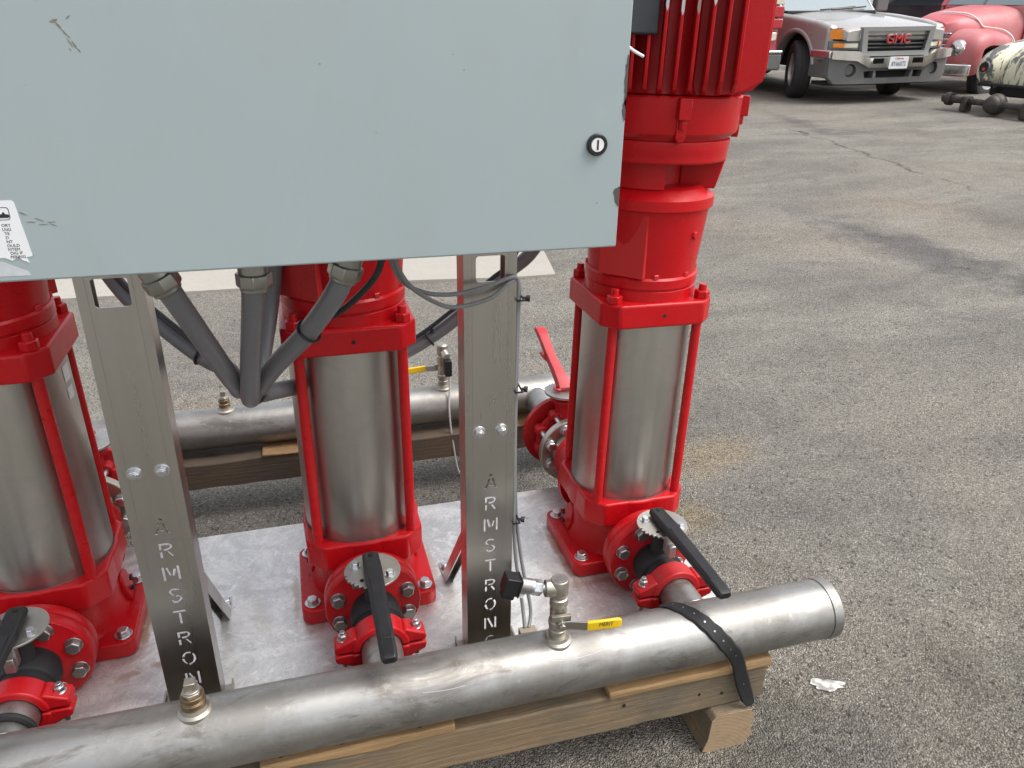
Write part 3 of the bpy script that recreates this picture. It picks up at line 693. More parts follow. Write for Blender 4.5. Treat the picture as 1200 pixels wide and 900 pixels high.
# rear ball valve with yellow handle
bv2 = ball_valve('ball_valve', 'small ball valve with a yellow lever standing on the rear pipe behind the middle pump', (.319, YB, ZB + RP + .004), pi + .15, -1, False)
pt2 = thing('pressure_transmitter', 'small upright sensor with a black clip above the rear yellow lever valve', 'pressure sensor', (.319, YB, ZB + RP + .068)); pt2.scale = (.85, .85, 1)
b = MB(); b.lathe([(.0165, 0), (.0165, .008), (.019, .010), (.019, .032), (.016, .034), (.019, .040), (.019, .066), (.015, .070)], 28); b.cyl((0, 0, .05), (.01, -.03, .035), .014, n=20); b.build('tee_fitting', M['fitting'], pt2)
b = MB(); b.box(.000, .024, -.050, -.026, -.020, .030); b.build('black_plug', M['black'], pt2, .002)

# ------------------------------------------------------------------ rear valves (discharge side)
def make_rear_valve():
    root = thing('rear_valve', None, 'valve'); zc = .088
    b = MB(); b.lathe_ax((0, .1635, zc), (0, 1, 0), [(.060, 0), (.060, .11)], 40); b.lathe_ax((0, .262, zc), (0, 1, 0), [(.040, -.02), (.060, -.01), (.066, .0)], 40)
    b.build('check_valve', M['red_dull'], root)
    b = MB(); b.lathe_ax((0, .290, zc), (0, 1, 0), [(.090, 0), (.0925, .002), (.0925, .020), (.090, .022)], 56); b.lathe_ax((0, .266, zc), (0, 1, 0), [(.050, 0), (.056, .012), (.060, .024)], 40)
    gf = b.build('steel_flange', M['fitting'], root, .001)
    bolt_ring(gf, M['zinc'], .290, 8, .0717, .013, .012, off=22.5, studs=.155)
    b = MB(); b.lathe_ax((0, .352, zc), (0, 1, 0), [(.052, 0), (.058, .004), (.058, .046), (.05, .05)], 40)
    for i in range(8):
        a = radians(22.5 + 45 * i); b.cyl((.0717 * cos(a), .362, zc + .0717 * sin(a)), (.0717 * cos(a), .392, zc + .0717 * sin(a)), .016, n=16)
    b.lathe_ax((0, .366, zc), (0, 1, 0), [(.060, 0), (.078, .008), (.078, .018), (.06, .024)], 40)
    b.cyl((0, .378, zc + .05), (0, .378, zc + .135), .026, n=28); b.lathe([(.036, zc + .108), (.038, zc + .112), (.038, zc + .122)], 28, Matrix.Translation((0, .378, 0)))
    b.build('valve_body', M['red_dull'], root, .002)
    b = MB(); b.lathe_ax((0, .405, zc), (0, 1, 0), [(.098, 0), (.104, .003), (.104, .018), (.100, .022)], 56); b.build('red_flange', M['red_dull'], root)
    b = MB(); b.prism(notch_plate(.056, 40, 140), zc + .136, zc + .143, Matrix.Translation((0, .378, 0))); b.build('notch_plate', M['notch'], root, .001)
    # lever: rises away from the viewer
    cl = [((.0, .368, zc + .146), .021, .010), ((-.002, .385, zc + .158), .019, .012), ((-.008, .42, zc + .178), .014, .012), ((-.014, .47, zc + .208), .0125, .009), ((-.018, .52, zc + .243), .0135, .008), ((-.019, .545, zc + .256), .0145, .008), ((-.019, .565, zc + .255), .013, .007)]
    rings = []
    for (c, w, h) in cl:
        c = V(c); w *= 1.02; rings.append([c + V((w * cos(a) if 0 else w * max(-1, min(1, 1.35 * cos(a))), -h * .6 * max(-1, min(1, 1.35 * sin(a))), h * max(-1, min(1, 1.35 * sin(a))))) for a in [2 * pi * k_ / 16 for k_ in range(16)]])
    lv = MB().loft(rings).build('lever', M['red_lever'], root, .001)
    for s in (-1, 1):
        q = MB(); pts = [(s * .024 + .009 * cos(a), .372 + .009 * sin(a), zc + .152) for a in [2 * pi * k_ / 16 for k_ in range(17)]]; q.tube(pts, .0035, 8, False); q.build('lever_eye', M['red_lever'], lv)
    q = MB().tube(smooth([(-.010, .45, zc + .192), (-.026, .47, zc + .198), (-.036, .49, zc + .212)], 4), .0045, 8); q.build('trigger', M['red_lever'], lv)
    return root
rv0 = make_rear_valve(); RV = [rv0, copy_tree(rv0), copy_tree(rv0)]
for ch in list(RV[0].children):
    if ch.name.startswith('lever'):
        ch.matrix_local = Matrix.Translation((0, .378, 0)) @ Matrix.Rotation(radians(95), 4, 'Z') @ Matrix.Translation((0, -.378, 0))
LR = ['red valve behind the far left pump, glimpsed beside the first lettered column', 'red valve behind the middle pump, hidden by its steel sleeve', 'red valve with a raised red lever behind the right pump, bolted to a steel flange']
for i, o in enumerate(RV): o.location = (PX[i], PY, PZ); tag(o, LR[i], 'valve', 'red lever valves on the rear pipe')

# ------------------------------------------------------------------ lettered support columns
def make_column():
    root = thing('support_column', None, 'column'); w = .0428; H = 1.5 - PZ; D = .046
    out = [[(-w, 0), (w, 0), (w, H), (-w, H)]]
    zt = .95 - 1.035 * .95 - PZ                       # column scale offsets
    def zz(z): return (.95 - 1.035 * (.95 - z)) - PZ
    out.append(rrect(.0235, .0205, .005, 4, .0005, zz(.636)))
    for i, ch in enumerate('ARMSTRONG'):
        cz = zz(.2655 - .0437 * i)
        h = .0270; wd = .0250
        for st in GLYPH[ch]: out.append([(x * 1.0, y) for x, y in ribbon([((px - .4) * wd + .002, cz + (py - .5) * h) for px, py in st], .0037)])
    me = curve_mesh(out, .0012); me.transform(FACE_FRONT); face = link('column_face', me, M['leg'], root)
    for s in (-1, 1):
        b = MB(); x0, x1 = sorted((s * w, s * (w - .0024)))
        b.box(x0, x1, .0014, D, 0, H); b.box(min(s * w, s * (w - .014)), max(s * w, s * (w - .014)), D, D + .0024, 0, H); b.build('column_side', M['leg'], root, .0008)
    b = MB()
    for s in (-1, 1): b.box(s * .0295 - .0004, s * .0295 + .0004, -.00155, -.0012, .30, H - .1)
    b.build('bend_line', M['zincdull'], root)
    for s in (-1, 1):
        h = MB(); h.hexa((s * .0195, -.0013, zz(.3625)), (0, -1, 0), .0085, .008, .0115); h.cyl((s * .0195, -.008, zz(.3625)), (s * .0195, -.012, zz(.3625)), .005, n=14); h.build('column_bolt', M['zinc'], root, .0006)
    # rear gusset brace and foot tabs
    b = MB(); fw = .0085; bx = .0325
    for s in (-1, 1):
        b.prism([(D + .003, .262), (.262, .0), (.230, .0), (D + .003, .222)], bx + s * fw - .0012, bx + s * fw + .0012, Matrix.Rotation(pi / 2, 4, 'Z') @ Matrix.Rotation(pi / 2, 4, 'X'))
    b.loft([[(bx + q * fw, D + .004, z_) for q, z_ in ((-1, .262), (1, .262), (1, .259), (-1, .259))], [(bx + q * fw, .262, z_) for q, z_ in ((-1, .0025), (1, .0025), (1, .0), (-1, .0))]])
    b.box(bx - fw - .002, bx + fw + .002, .255, .300, 0, .003)
    br = b.build('gusset_brace', M['leg'], root)
    h = MB(); h.hexa((bx, .284, .003), (0, 0, 1), .009, .008, .011); h.build('brace_bolt', M['zinc'], br)
    for s in (-1, 1):
        b = MB(); x0, x1 = sorted((s * (w - .002), s * (w + .016))); b.box(x0, x1, .012, .046, .0, .003); b.box(*sorted((s * (w + .013), s * (w + .016))), .012, .046, .003, .016); b.build('foot_tab', M['fitting'], root)
    return root
c0 = make_column(); c1 = copy_tree(c0)
for ch in c1.children:
    if ch.name.startswith('gusset_brace'): ch.location.x = -.065
for o, x, l in ((c0, -.3156, 'stainless support column with cut-out lettering, left one, darker, beside the far left pump'), (c1, .2193, 'stainless support column with cut-out lettering, right one, between the middle and right pumps')):
    o.location = (x, -.090, PZ); tag(o, l, 'column', 'lettered steel columns under the cabinet')

# ------------------------------------------------------------------ control cabinet
CY = -.31; CZ0 = .7075; CX0, CX1 = -.4262, .3295
cab = thing('control_cabinet', 'large grey painted control cabinet with a round lock, hanging above the pumps', 'cabinet', (0, 0, 0))
MB().box(CX0 + .006, CX1 - .006, CY + .022, -.0935, CZ0 + .004, 1.66).build('cabinet_body', M['cabinet'], cab, .003)
door = MB().box(CX0, CX1, CY, CY + .020, CZ0, 1.67).build('cabinet_door', M['cabinet'], cab, .0025, 3)
T = Matrix.Translation((.2942, CY - .0002, .8345)) @ FACE_FRONT
b = MB(); b.lathe([(.0128, -.001), (.0128, .0035), (.0116, .005), (.0092, .005), (.0086, .002), (.0001, .002)], 40, T); lk = b.build('lock_bezel', M['black'], door)
b = MB(); b.lathe([(.0083, .0021), (.0083, .0040), (.0078, .0044)], 32, T); b.build('lock_face', M['white'], lk)
b = MB(); b.box(-.0012, .0012, -.0058, .0058, .0043, .0047, T); b.build('key_slot', M['ink'], lk)
def chip(name, pts, m, th=.0004):
    me = curve_mesh([pts], th); me.transform(Matrix.Translation((0, CY - .0001, 0)) @ FACE_FRONT); return link(name, me, m, door)
def ragged(cx, cz, hx, hz, n=22, lim=None):
    out = []
    for i in range(n):
        a = 2 * pi * i / n; r = random.uniform(.7, 1.1); x = cx + hx * r * cos(a)
        if lim: x = min(x, lim)
        out.append((x, cz + hz * r * sin(a)))
    return out
lim = CX1 - .0008
chip('paint_chip', ragged(lim, .905, .0042, .030, 30, lim), M['chip']); chip('paint_chip', ragged(lim, .873, .0052, .014, 22, lim), M['chip'])
chip('paint_chip', ragged(lim, .772, .0085, .014, 18, lim), M['chip'])
def blot(x, z, l, w, ang):
    pts = []
    for i in range(18):
        a = 2 * pi * i / 18; r = random.uniform(.55, 1.1); u = l * r * cos(a); q = w * r * sin(a)
        pts.append((x + u * cos(ang) - q * sin(ang), z + u * sin(ang) + q * cos(ang)))
    return pts
for q in ((-.2655, .9585, .0040, .0016, .2), (-.2625, .9545, .0042, .0014, -.9), (-.2590, .9490, .0034, .0008, -1.0), (-.2560, .9455, .0036, .0006, -.95), (-.2520, .9375, .0044, .0009, -1.05), (-.2555, .9395, .0046, .0005, -1.1), (-.2490, .9330, .0022, .0006, -1.0), (-.2530, .9620, .0026, .0008, .7), (-.2565, .9335, .0016, .0005, -1.1)):
    chip('scuff_mark', blot(*q), M['smear'], .0002)
for s_ in ([(-.3585, .945), (-.3555, .936), (-.3535, .926)], [(-.332, .779), (-.318, .772), (-.306, .766)], [(-.326, .770), (-.315, .767), (-.308, .769)]): [chip('scuff_mark', blot(s_[k_][0], s_[k_][1], .0045, .0006, atan2(s_[2][1] - s_[0][1], s_[2][0] - s_[0][0])), M['smear'], .0002) for k_ in range(3)]
for i in range(7):
    x = random.uniform(-.36, .31); z = random.uniform(.73, .96); a = random.uniform(0, 3); l = random.uniform(.0006, .0018)
    chip('paint_speck', ribbon([(x, z), (x + l * cos(a), z + l * sin(a))], .0006), M['smear'])
# torn white caution label, only its right edge is in the picture
lb = [(-.402, .7925), (-.3395, .7925), (-.3372, .7905), (-.3350, .765), (-.3322, .7345), (-.3385, .7335), (-.3365, .7275), (-.3430, .7310), (-.3450, .7345), (-.352, .7305), (-.358, .734), (-.402, .733)]
me = curve_mesh([lb], .0003); me.transform(Matrix.Translation((0, CY - .0002, 0)) @ FACE_FRONT); lab = link('caution_label', me, M['label'], door)
me = curve_mesh([[(-.402, .7315), (-.362, .7300), (-.348, .7225), (-.340, .7185), (-.338, .7140), (-.402, .7150)]], .0002); me.transform(Matrix.Translation((0, CY - .0001, 0)) @ FACE_FRONT); link('torn_residue', me, plain('label_residue', (.48, .50, .51), .5, 0, .3, 60), lab)
for tx, z, xr in (('ORY', .7675, -.3452), ('LNG', .7632, -.3455), ('TE', .7590, -.3480), ('D', .7548, -.3495), ('NT', .7506, -.3470), ('OULD', .7464, -.3415), ('NTEM', .7424, -.3420), ('DIG IF', .7384, -.3405), ('PERING', .7344, -.3385)):
    me = text_mesh(tx, .0042, .0001, 'RIGHT'); me.transform(Matrix.Translation((xr, CY - .0006, z)) @ FACE_FRONT); link('label_lettering', me, M['ink'], lab)
# pictogram: a hand in a rounded frame
fr = rrect(.0085, .0065, .0028, 4, -.3520, .7795); fr2 = rrect(.0079, .0059, .0024, 4, -.3520, .7795)
me = curve_mesh([fr, fr2], .0001); me.transform(Matrix.Translation((0, CY - .0006, 0)) @ FACE_FRONT); link('pictogram_frame', me, M['ink'], lab)
me = curve_mesh([[(-.3580, .7752), (-.3455, .7752), (-.3440, .7765), (-.3448, .7785), (-.3475, .7790), (-.3485, .7810), (-.3497, .7810), (-.3503, .7793), (-.3540, .7783), (-.3580, .7770)]], .0001); me.transform(Matrix.Translation((0, CY - .0006, 0)) @ FACE_FRONT); link('pictogram_hand', me, M['ink'], lab)

zt_ = MB().tube(smooth([(.334, -.285, .945), (.345, -.285, .938), (.359, -.283, .932)], 5), .0018, 8).build('cable_tie', M['white']); tag(zt_, 'white plastic tie end sticking out at the cabinet right edge', 'cable tie')
bh_ = MB().box(.3305, .3345, -.292, -.284, .940, .947).build('tie_head', M['white'], zt_, .001)

# ------------------------------------------------------------------ flexible conduits and cables
def conduit(label, pts, fit, fdir, extra=None):
    root = thing('flexible_conduit', label, 'conduit', (0, 0, 0), (0, 0, 0), 'grey conduits under the cabinet')
    MB().tube(smooth(pts, 10), .0152, 20).build('conduit_hose', M['conduit'], root)
    f = V(fit); d = V(fdir).normalized()
    b = MB(); b.lathe_ax(f - d * .055, d, [(.017, 0), (.017, .030), (.0195, .032), (.019, .052)], 32); b.build('fitting_body', M['galv'], root)
    b = MB(); b.lathe_ax(f - d * .010, d, [(.0215, 0), (.0232, .002), (.0232, .016), (.0208, .020)], 8); b.lathe_ax(f + d * .008, d, [(.0195, 0), (.0185, .006), (.0155, .008)], 24); b.build('fitting_nut', M['galv'], root, .001)
    return root
c_1 = conduit('grey conduit at the left, its fitting tilted, running down right from beside the left column',
    [(-.236, -.19, .675), (-.225, -.185, .647), (-.204, -.125, .561), (-.187, -.055, .478), (-.177, .0, .425), (-.184, .035, .414), (-.196, .065, .432), (-.240, .105, .447), (-.300, .15, .490), (-.360, .20, .540), (-.41, .26, .62), (-.44, .28, .80), (-.46, .22, .99)], (-.2325, -.19, .664), (.38, .06, -.9))
c_2 = conduit('grey conduit in the centre hanging straight down to the bundled loop',
    [(-.1225, -.19, .680), (-.124, -.19, .655), (-.131, -.16, .607), (-.147, -.09, .511), (-.159, -.035, .43), (-.160, .0, .408), (-.150, .04, .42), (-.135, .09, .465), (-.118, .12, .53), (-.10, .13, .64), (-.09, .12, .85), (-.09, .12, .95)], (-.1225, -.19, .660), (-.02, .02, -1))
c_3 = conduit('grey conduit at the right bending down left across the middle pump flange',
    [(-.004, -.19, .680), (-.010, -.19, .655), (-.026, -.178, .622), (-.065, -.12, .553), (-.113, -.05, .482), (-.146, .0, .425), (-.150, .05, .390), (-.125, .09, .375), (-.07, .18, .34), (-.02, .30, .285), (.03, .38, .265), (.09, .405, .275), (.181, .42, .306), (.271, .42, .363), (.376, .40, .462), (.435, .38, .52), (.48, .36, .62), (.50, .34, .80), (.50, .32, 1.0)], (-.006, -.19, .664), (-.30, .05, -.95))
def cable(name, label, pts, r, m, cat='cable', group=None):
    o = MB().tube(smooth(pts, 8), r, 10).build(name, m); return tag(o, label, cat, group)
cable('control_cable', 'black cable tied along the left conduit behind the first column', [(-.200, .055, .452), (-.240, .09, .472), (-.300, .135, .517), (-.360, .185, .567), (-.40, .24, .63), (-.43, .26, .80)], .0055, M['cable_black'])
cable('control_cable', 'black cable running beside the right conduit across the middle pump', [(.045, -.2, .705), (.040, -.2, .672), (.024, -.172, .635), (-.016, -.135, .588), (-.060, -.102, .558), (-.110, -.03, .492)], .0048, M['cable_black'])
cable('control_cable', 'black cable following the conduit that climbs behind the right column', [(.00, .37, .278), (.08, .40, .295), (.175, .415, .327), (.262, .415, .386), (.345, .40, .455), (.40, .38, .52), (.44, .35, .70)], .0050, M['cable_black'])
cable('control_cable', 'thin black cable hanging beside the centre conduit', [(-.112, .13, .66), (-.112, .125, .58), (-.122, .12, .50), (-.135, .115, .45)], .0045, M['cable_black'])
cable('sensor_cable', 'upper of two thin grey cables looping from the cabinet to the right column', [(.052, -.2, .715), (.054, -.2, .680), (.071, -.18, .641), (.111, -.14, .609), (.159, -.12, .598), (.215, -.107, .604), (.252, -.097, .611), (.264, -.088, .600), (.2665, -.082, .56), (.2655, -.08, .42), (.2675, -.078, .20), (.269, -.09, .08), (.277, -.115, -.02), (.2735, -.146, -.052)], .0034, M['cable_grey'])
cable('sensor_cable', 'lower of two thin grey cables sagging across the right column', [(.060, -.2, .712), (.060, -.2, .676), (.081, -.18, .634), (.123, -.14, .594), (.159, -.12, .577), (.215, -.107, .583), (.252, -.095, .604), (.2695, -.078, .590), (.2715, -.07, .50), (.2705, -.07, .30), (.2755, -.070, .15), (.283, -.09, .05), (.292, -.12, -.03), (.281, -.146, -.053)], .0034, M['cable_grey'])
cable('sensor_cable', 'thin grey lead from the black sensor plug to the cable beside the right column', [(.214, -.228, .128), (.222, -.215, .100), (.240, -.18, .06), (.262, -.13, .03), (.270, -.105, .02)], .0026, M['cable_grey'])
cable('sensor_cable', 'thin white lead hanging from the sensor on the rear pipe', [(.332, .825, .045), (.331, .82, .0), (.324, .80, -.06), (.330, .785, -.16), (.345, .775, -.26), (.38, .77, -.31)], .0030, M['cable_white'])
tg = MB().box(.262, .294, -.158, -.142, -.079, -.052).build('cable_tag', M['tag'], None, .001); tag(tg, 'small tan connector block at the end of the grey cables by the front pipe', 'connector')
gl = thing('cable_gland', 'black and white cable gland below the sensor plug', 'cable gland', (.2715, -.128, .020))
MB().lathe([(.009, 0), (.011, .002), (.011, .012), (.009, .014)], 20, Matrix.Rotation(.35, 4, 'Y')).build('gland_body', M['black'], gl); MB().lathe([(.006, -.011), (.0075, -.010), (.0075, .0)], 18, Matrix.Rotation(.35, 4, 'Y')).build('gland_nut', M['white'], gl)
def tie(label, c, ax_, r):
    c = V(c); ax_ = V(ax_).normalized(); u = ax_.orthogonal().normalized(); w = ax_.cross(u)
    o = MB().tube([c + (u * cos(a) + w * sin(a)) * r for a in [2 * pi * k_ / 24 for k_ in range(25)]], .0022, 8, False).build('cable_tie', M['black'])
    h = MB(); d = V((.35, -.4, .85)).normalized(); h.box(-.004, .004, -.004, .004, -.003, .006, Matrix.Translation(c + d * r)); h.build('tie_head', M['black'], o, .001)
    return tag(o, label, 'cable tie')
tie('black tie around the left conduit and black cable', (-.240, .105, .450), (-.7, .35, .35), .0185)
tie('black tie around the right conduit in front of the middle pump', (-.060, -.127, .560), (-.55, .45, -.72), .0180)
tie('black tie round the conduit bundle at its lowest point', (-.157, .008, .412), (.1, .8, -.6), .0195)
tie('black tie on the conduit behind the middle pump, above the yellow lever', (.205, .42, .322), (.8, .0, .55), .0205)
for z, l in ((.572, 'top black tie knob on the right edge of the right column'), (.412, 'middle black tie knob on the right edge of the right column'), (.150, 'lowest black tie knob on the right edge of the right column')):
    o = MB().tube([(.262, -.06, z), (.262, -.098, z), (.274, -.098, z), (.2755, -.06, z)], .0018, 8).build('cable_tie', M['black']); h = MB(); h.lathe_ax((.275, -.085, z), (1, -.3, -.1), [(.0025, 0), (.0025, .004), (.0052, .005), (.0052, .011)], 12); h.build('tie_head', M['black'], o); tag(o, l, 'cable tie')

# ------------------------------------------------------------------ timber supports, strap
def beam(name, label, x0, x1, y0, y1, z0, z1, m, cat='timber', rot=0):
    b = MB(); n = max(2, int((x1 - x0) / .06)); rings = []
    for i in range(n + 1):
        x = x0 + (x1 - x0) * i / n; j = lambda: random.uniform(-.0022, .0022)
        rings.append([(x, y0 + j(), z0 + j()), (x, y1, z0), (x, y1, z1 + j()), (x, y0 + j(), z1 + j())])
    b.loft(rings); o = b.build(name, m, None, .0035, 2); return tag(o, label, cat)
TB = ZF - RP
bm_ = beam('timber_beam', 'long weathered timber beam under the front pipe', -1.30, .728, -.268, -.185, TB - .020 - .085, TB - .020, M['wood'])
beam('wooden_plank', 'pale pine strip at the left under the front pipe', -.206, .114, -.2705, -.192, TB - .0195, TB - .001, M['wood_new'], 'plank')
beam('wooden_plank', 'pale pine strip at the right under the front pipe, below the black strap', .396, .731, -.276, -.190, TB - .0195, TB - .001, M['wood_new'], 'plank')
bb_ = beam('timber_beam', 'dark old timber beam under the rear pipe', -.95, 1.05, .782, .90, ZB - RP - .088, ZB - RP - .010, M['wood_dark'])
beam('wooden_plank', 'short pale wood strip on the rear beam beside the middle pump', -.215, -.02, .778, .86, ZB - RP - .0095, ZB - RP - .001, M['wood_new'], 'plank')
beam('wooden_plank', 'pale wood strip on the rear beam near the right column', .48, .66, .778, .86, ZB - RP - .0095, ZB - RP - .001, M['wood_new'], 'plank')
for (x, z) in ((-.172, TB - .001), (-.075, TB - .001), (.055, TB - .001)):
    MB().cyl((x, -.256, z + .0002), (x, -.256, z + .0012), .0042, n=12).build('nail_head', M['dark'], bm_)
for (x, z) in ((.565, -.185), (.585, -.180), (.635, -.19), (.43, -.165)): MB().cyl((x, -.2675, z), (x, -.2692, z), .0035, n=10).build('nail_hole', M['dark'], bm_)
bz = G0; bt = TB - .106
blk = MB(); pr = [(.603, bz), (.694, bz + .001), (.700, bz + .030), (.702, bt - .022), (.690, bt - .001), (.614, bt - .001), (.606, bt - .018), (.610, bz + .04)]
pr = [(.598, bz + .004), (.610, bz), (.688, bz), (.703, bz + .020), (.699, bz + .05), (.704, bt - .030), (.694, bt - .004), (.675, bt - .0015), (.618, bt - .0015), (.609, bt - .012), (.607, bz + .035)]
blk.prism(pr, .0, .42, Matrix.Translation((0, -.288, 0)) @ FACE_FRONT @ Matrix.Scale(-1, 4, (0, 0, 1)))
o = blk.build('timber_block', M['wood'], None, .003); tag(o, 'sawn square timber block supporting the right end of the front beam', 'timber block')
def endgrain():
    m, t, b = mat('end_grain_timber'); v = coords(t, (1, 1, 1), rand=False)
    w = t.nodes.new('ShaderNodeTexWave'); w.wave_type = 'RINGS'; w.rings_direction = 'Y'; w.inputs['Scale'].default_value = 38; w.inputs['Distortion'].default_value = 2.2; w.inputs['Detail'].default_value = 3
    mp = t.nodes.new('ShaderNodeMapping'); mp.inputs['Location'].default_value = (-.61, 0, .36); L(t, v, mp.inputs[0]); L(t, mp.outputs[0], w.inputs[0])
    n = noise(t, v, 60, 4); c = mixc(t, w.outputs['Fac'], (.34, .24, .14), (.29, .20, .115)); c = mixc(t, math_(t, 'MULTIPLY', ramp(t, n, [(.5, 0.), (.7, 1.)]), .5), c, (.20, .14, .09))
    L(t, c, b.inputs['Base Color']); b.inputs['Roughness'].default_value = .85; bump(t, b, n, .4, .002); return m
pe = MB(); pe.prism([(x * 1.0, z) for x, z in pr], .0, .0015, Matrix.Translation((0, -.2895, 0)) @ FACE_FRONT @ Matrix.Scale(-1, 4, (0, 0, 1))); pe.build('sawn_end', endgrain(), o)
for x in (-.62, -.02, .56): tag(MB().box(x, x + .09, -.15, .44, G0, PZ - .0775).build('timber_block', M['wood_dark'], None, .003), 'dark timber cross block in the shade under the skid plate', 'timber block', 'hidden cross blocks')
# rear beam blocks reach the ground
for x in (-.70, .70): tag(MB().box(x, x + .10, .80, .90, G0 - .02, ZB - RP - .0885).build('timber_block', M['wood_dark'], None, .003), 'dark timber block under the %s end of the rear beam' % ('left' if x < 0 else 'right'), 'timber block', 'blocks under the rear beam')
# strap
RS = RP + .0035; cl = []
for i in range(25):
    f = i / 24; th = radians(132 - 150 * f); x = .528 + .085 * f + .012 * f * f
    cl.append(((x, YF - RS * cos(th) * (-1 if 0 else 1) * -1 if 0 else YF + RS * -cos(pi - th), ZF + RS * sin(th)), V((0, -cos(th) * -1 if 0 else -cos(pi - th) if 0 else cos(th) * -1, sin(th)))))
cl = []
for i in range(25):
    f = i / 24; th = radians(48 + 142 * f)            # 90 = top of pipe, 180 = front
    n_ = V((0, cos(th), sin(th))); x = .532 + .100 * f ** 1.15
    cl.append((V((x, YF, ZF)) + n_ * RS, n_))
cl += [(V((.645, -.2915, -.100)), V((0, -1, 0))), (V((.655, -.2855, -.126)), V((0, -1, .1))), (V((.668, -.2825, -.16)), V((0, -1, 0))), (V((.683, -.284, -.200)), V((.1, -1, -.1))), (V((.690, -.288, -.214)), V((.1, -1, -.1)))]
vs = []; fs = []; hw = .0145
for i, (c, n_) in enumerate(cl):
    tn = (cl[min(i + 1, len(cl) - 1)][0] - cl[max(i - 1, 0)][0]).normalized(); s_ = tn.cross(n_).normalized()
    if s_.x < 0: s_ = -s_
    wv = hw * (1 + .06 * sin(i * 1.7)) * (1 if i < len(cl) - 1 else .7)
    for q, h in ((-1, -.0015), (-.8, .0015), (.8, .0015), (1, -.0015)): vs.append(c + s_ * wv * q + n_ * h)
for i in range(len(cl) - 1):
    for q in range(4): fs.append((i * 4 + q, i * 4 + (q + 1) % 4, (i + 1) * 4 + (q + 1) % 4, (i + 1) * 4 + q))
fs += [(3, 2, 1, 0), tuple((len(cl) - 1) * 4 + q for q in range(4))]
st = MB().add(vs, fs).build('rubber_strap', M['rubber']); tag(st, 'black perforated strap over the right end of the front pipe', 'strap')
for i in range(3, len(cl) - 1, 3):
    c, n_ = cl[i]; MB().cyl(c + n_ * .0012, c + n_ * .0022, .0018, n=10).build('strap_hole', M['zincdull'], st)
# black wrap on the left branch
st2 = MB().tube([(PX[0] + .0400 * cos(a), YF + .075, ZF + .040 * sin(a)) for a in [2 * pi * k_ / 24 for k_ in range(25)]], .006, 8, False).build('rubber_strap', M['rubber']); tag(st2, 'black strap round the branch pipe in the lower left corner', 'strap')

# white splat on the asphalt
pts = []
for i in range(40):
    a = 2 * pi * i / 40; r = 1 + .16 * sin(3 * a + 1) + .10 * sin(7 * a) + .06 * random.uniform(-1, 1); pts.append((.945 + .034 * r * cos(a), -.205 + .017 * r * sin(a) - .25 * .034 * r * cos(a)))
me = curve_mesh([pts], .0006); o = link('paint_splat', me, painted('dried_paint', (.55, .54, .51), .8, (.22, .21, .19), .85, .4, 60, lo=.45, hi=.6)); o.location = (0, 0, G0 + .003); tag(o, 'white dried paint splat on the asphalt right of the timber block', 'paint splat')
#VEHICLES#
# ------------------------------------------------------------------ vehicles parked up the yard
M['silver'] = painted('pewter_car_paint', (.36, .342, .32), .30, (.30, .275, .245), .35, .01, 3, .25, coat=.5)
M['gmc_grey'] = painted('grey_bumper_plastic', (.125, .125, .122), .45, (.3, .28, .26), .3, .03, 4)
M['chrome'] = metal('chrome', (.88, .88, .88), .18, (1, 1, 1), 8, .05, (.35, .33, .3), .4, .02)
M['lamp_clear'] = painted('hazed_lamp_lens', (.66, .64, .50), .18, (.7, .68, .6), .3, .02, 12, coat=.6)
M['lamp_amber'] = painted('amber_lamp_lens', (.80, .25, .02), .2, (.7, .4, .1), .2, .02, coat=.6)
M['lamp_red'] = painted('red_lamp_lens', (.45, .02, .03), .2, (.5, .1, .1), .2, .02, coat=.6)
M['car_glass'] = plain('tinted_car_glass', (.035, .045, .05), .06, 0, .05)
M['glass_pale'] = plain('sky_tinted_glass', (.22, .27, .29), .06, 0, .1)
M['tyre'] = painted('tyre_rubber', (.030, .030, .031), .8, (.10, .095, .09), .5, .1, 8)
M['rim'] = metal('alloy_rim', (.5, .5, .5), .35)
M['maroon'] = painted('maroon_car_paint', (.26, .022, .03), .32, (.3, .15, .14), .25, .01, 3, coat=.4)
M['faded_red'] = painted('faded_pink_red_paint', (.50, .105, .115), .45, (.46, .22, .21), .75, .02, 2.2, lo=.40, hi=.66)
M['car_black'] = painted('dark_car_paint', (.022, .023, .027), .28, (.08, .08, .08), .2, .01, 3, coat=.4)
M['emblem_red'] = plain('emblem_red', (.50, .04, .05), .35)
def cream_mat():
    m, t, b = mat('peeling_cream_paint'); v = coords(t, (1, 1, 1), rand=False); v2 = coords(t, (4.5, 1.2, .8), rand=False)
    n1 = noise(t, v2, 2.4, 7, .70, .7); n2 = noise(t, v, 14, 5); 
    c = mixc(t, n2, (.62, .57, .40), (.70, .66, .50)); c = mixc(t, ramp(t, n1, [(.49, 0.), (.53, 1.)]), c, (.12, .12, .115)); c = mixc(t, ramp(t, n1, [(.66, 0.), (.72, 1.)]), c, (.30, .28, .24))
    L(t, c, b.inputs['Base Color']); b.inputs['Roughness'].default_value = .6; bump(t, b, n1, .3, .004); return m
M['cream'] = cream_mat(); M['greasy'] = painted('greasy_black_iron', (.022, .021, .020), .5, (.09, .065, .045), .7, .4, 10, lo=.42, hi=.6)
def vehicle(name, label, cat, x, y, head, z=0):
    o = thing(name, label, cat, (x, y, gz(x, y) + z)); o.rotation_mode = 'QUATERNION'
    o.rotation_quaternion = V((0, 0, 1)).rotation_difference(SLOPE_UP) @ Quaternion((0, 0, 1), radians(head)); return o
YZ = Matrix(((0, 0, 1, 0), (1, 0, 0, 0), (0, 1, 0, 0), (0, 0, 0, 1)))      # polygon (y,z) extruded along x
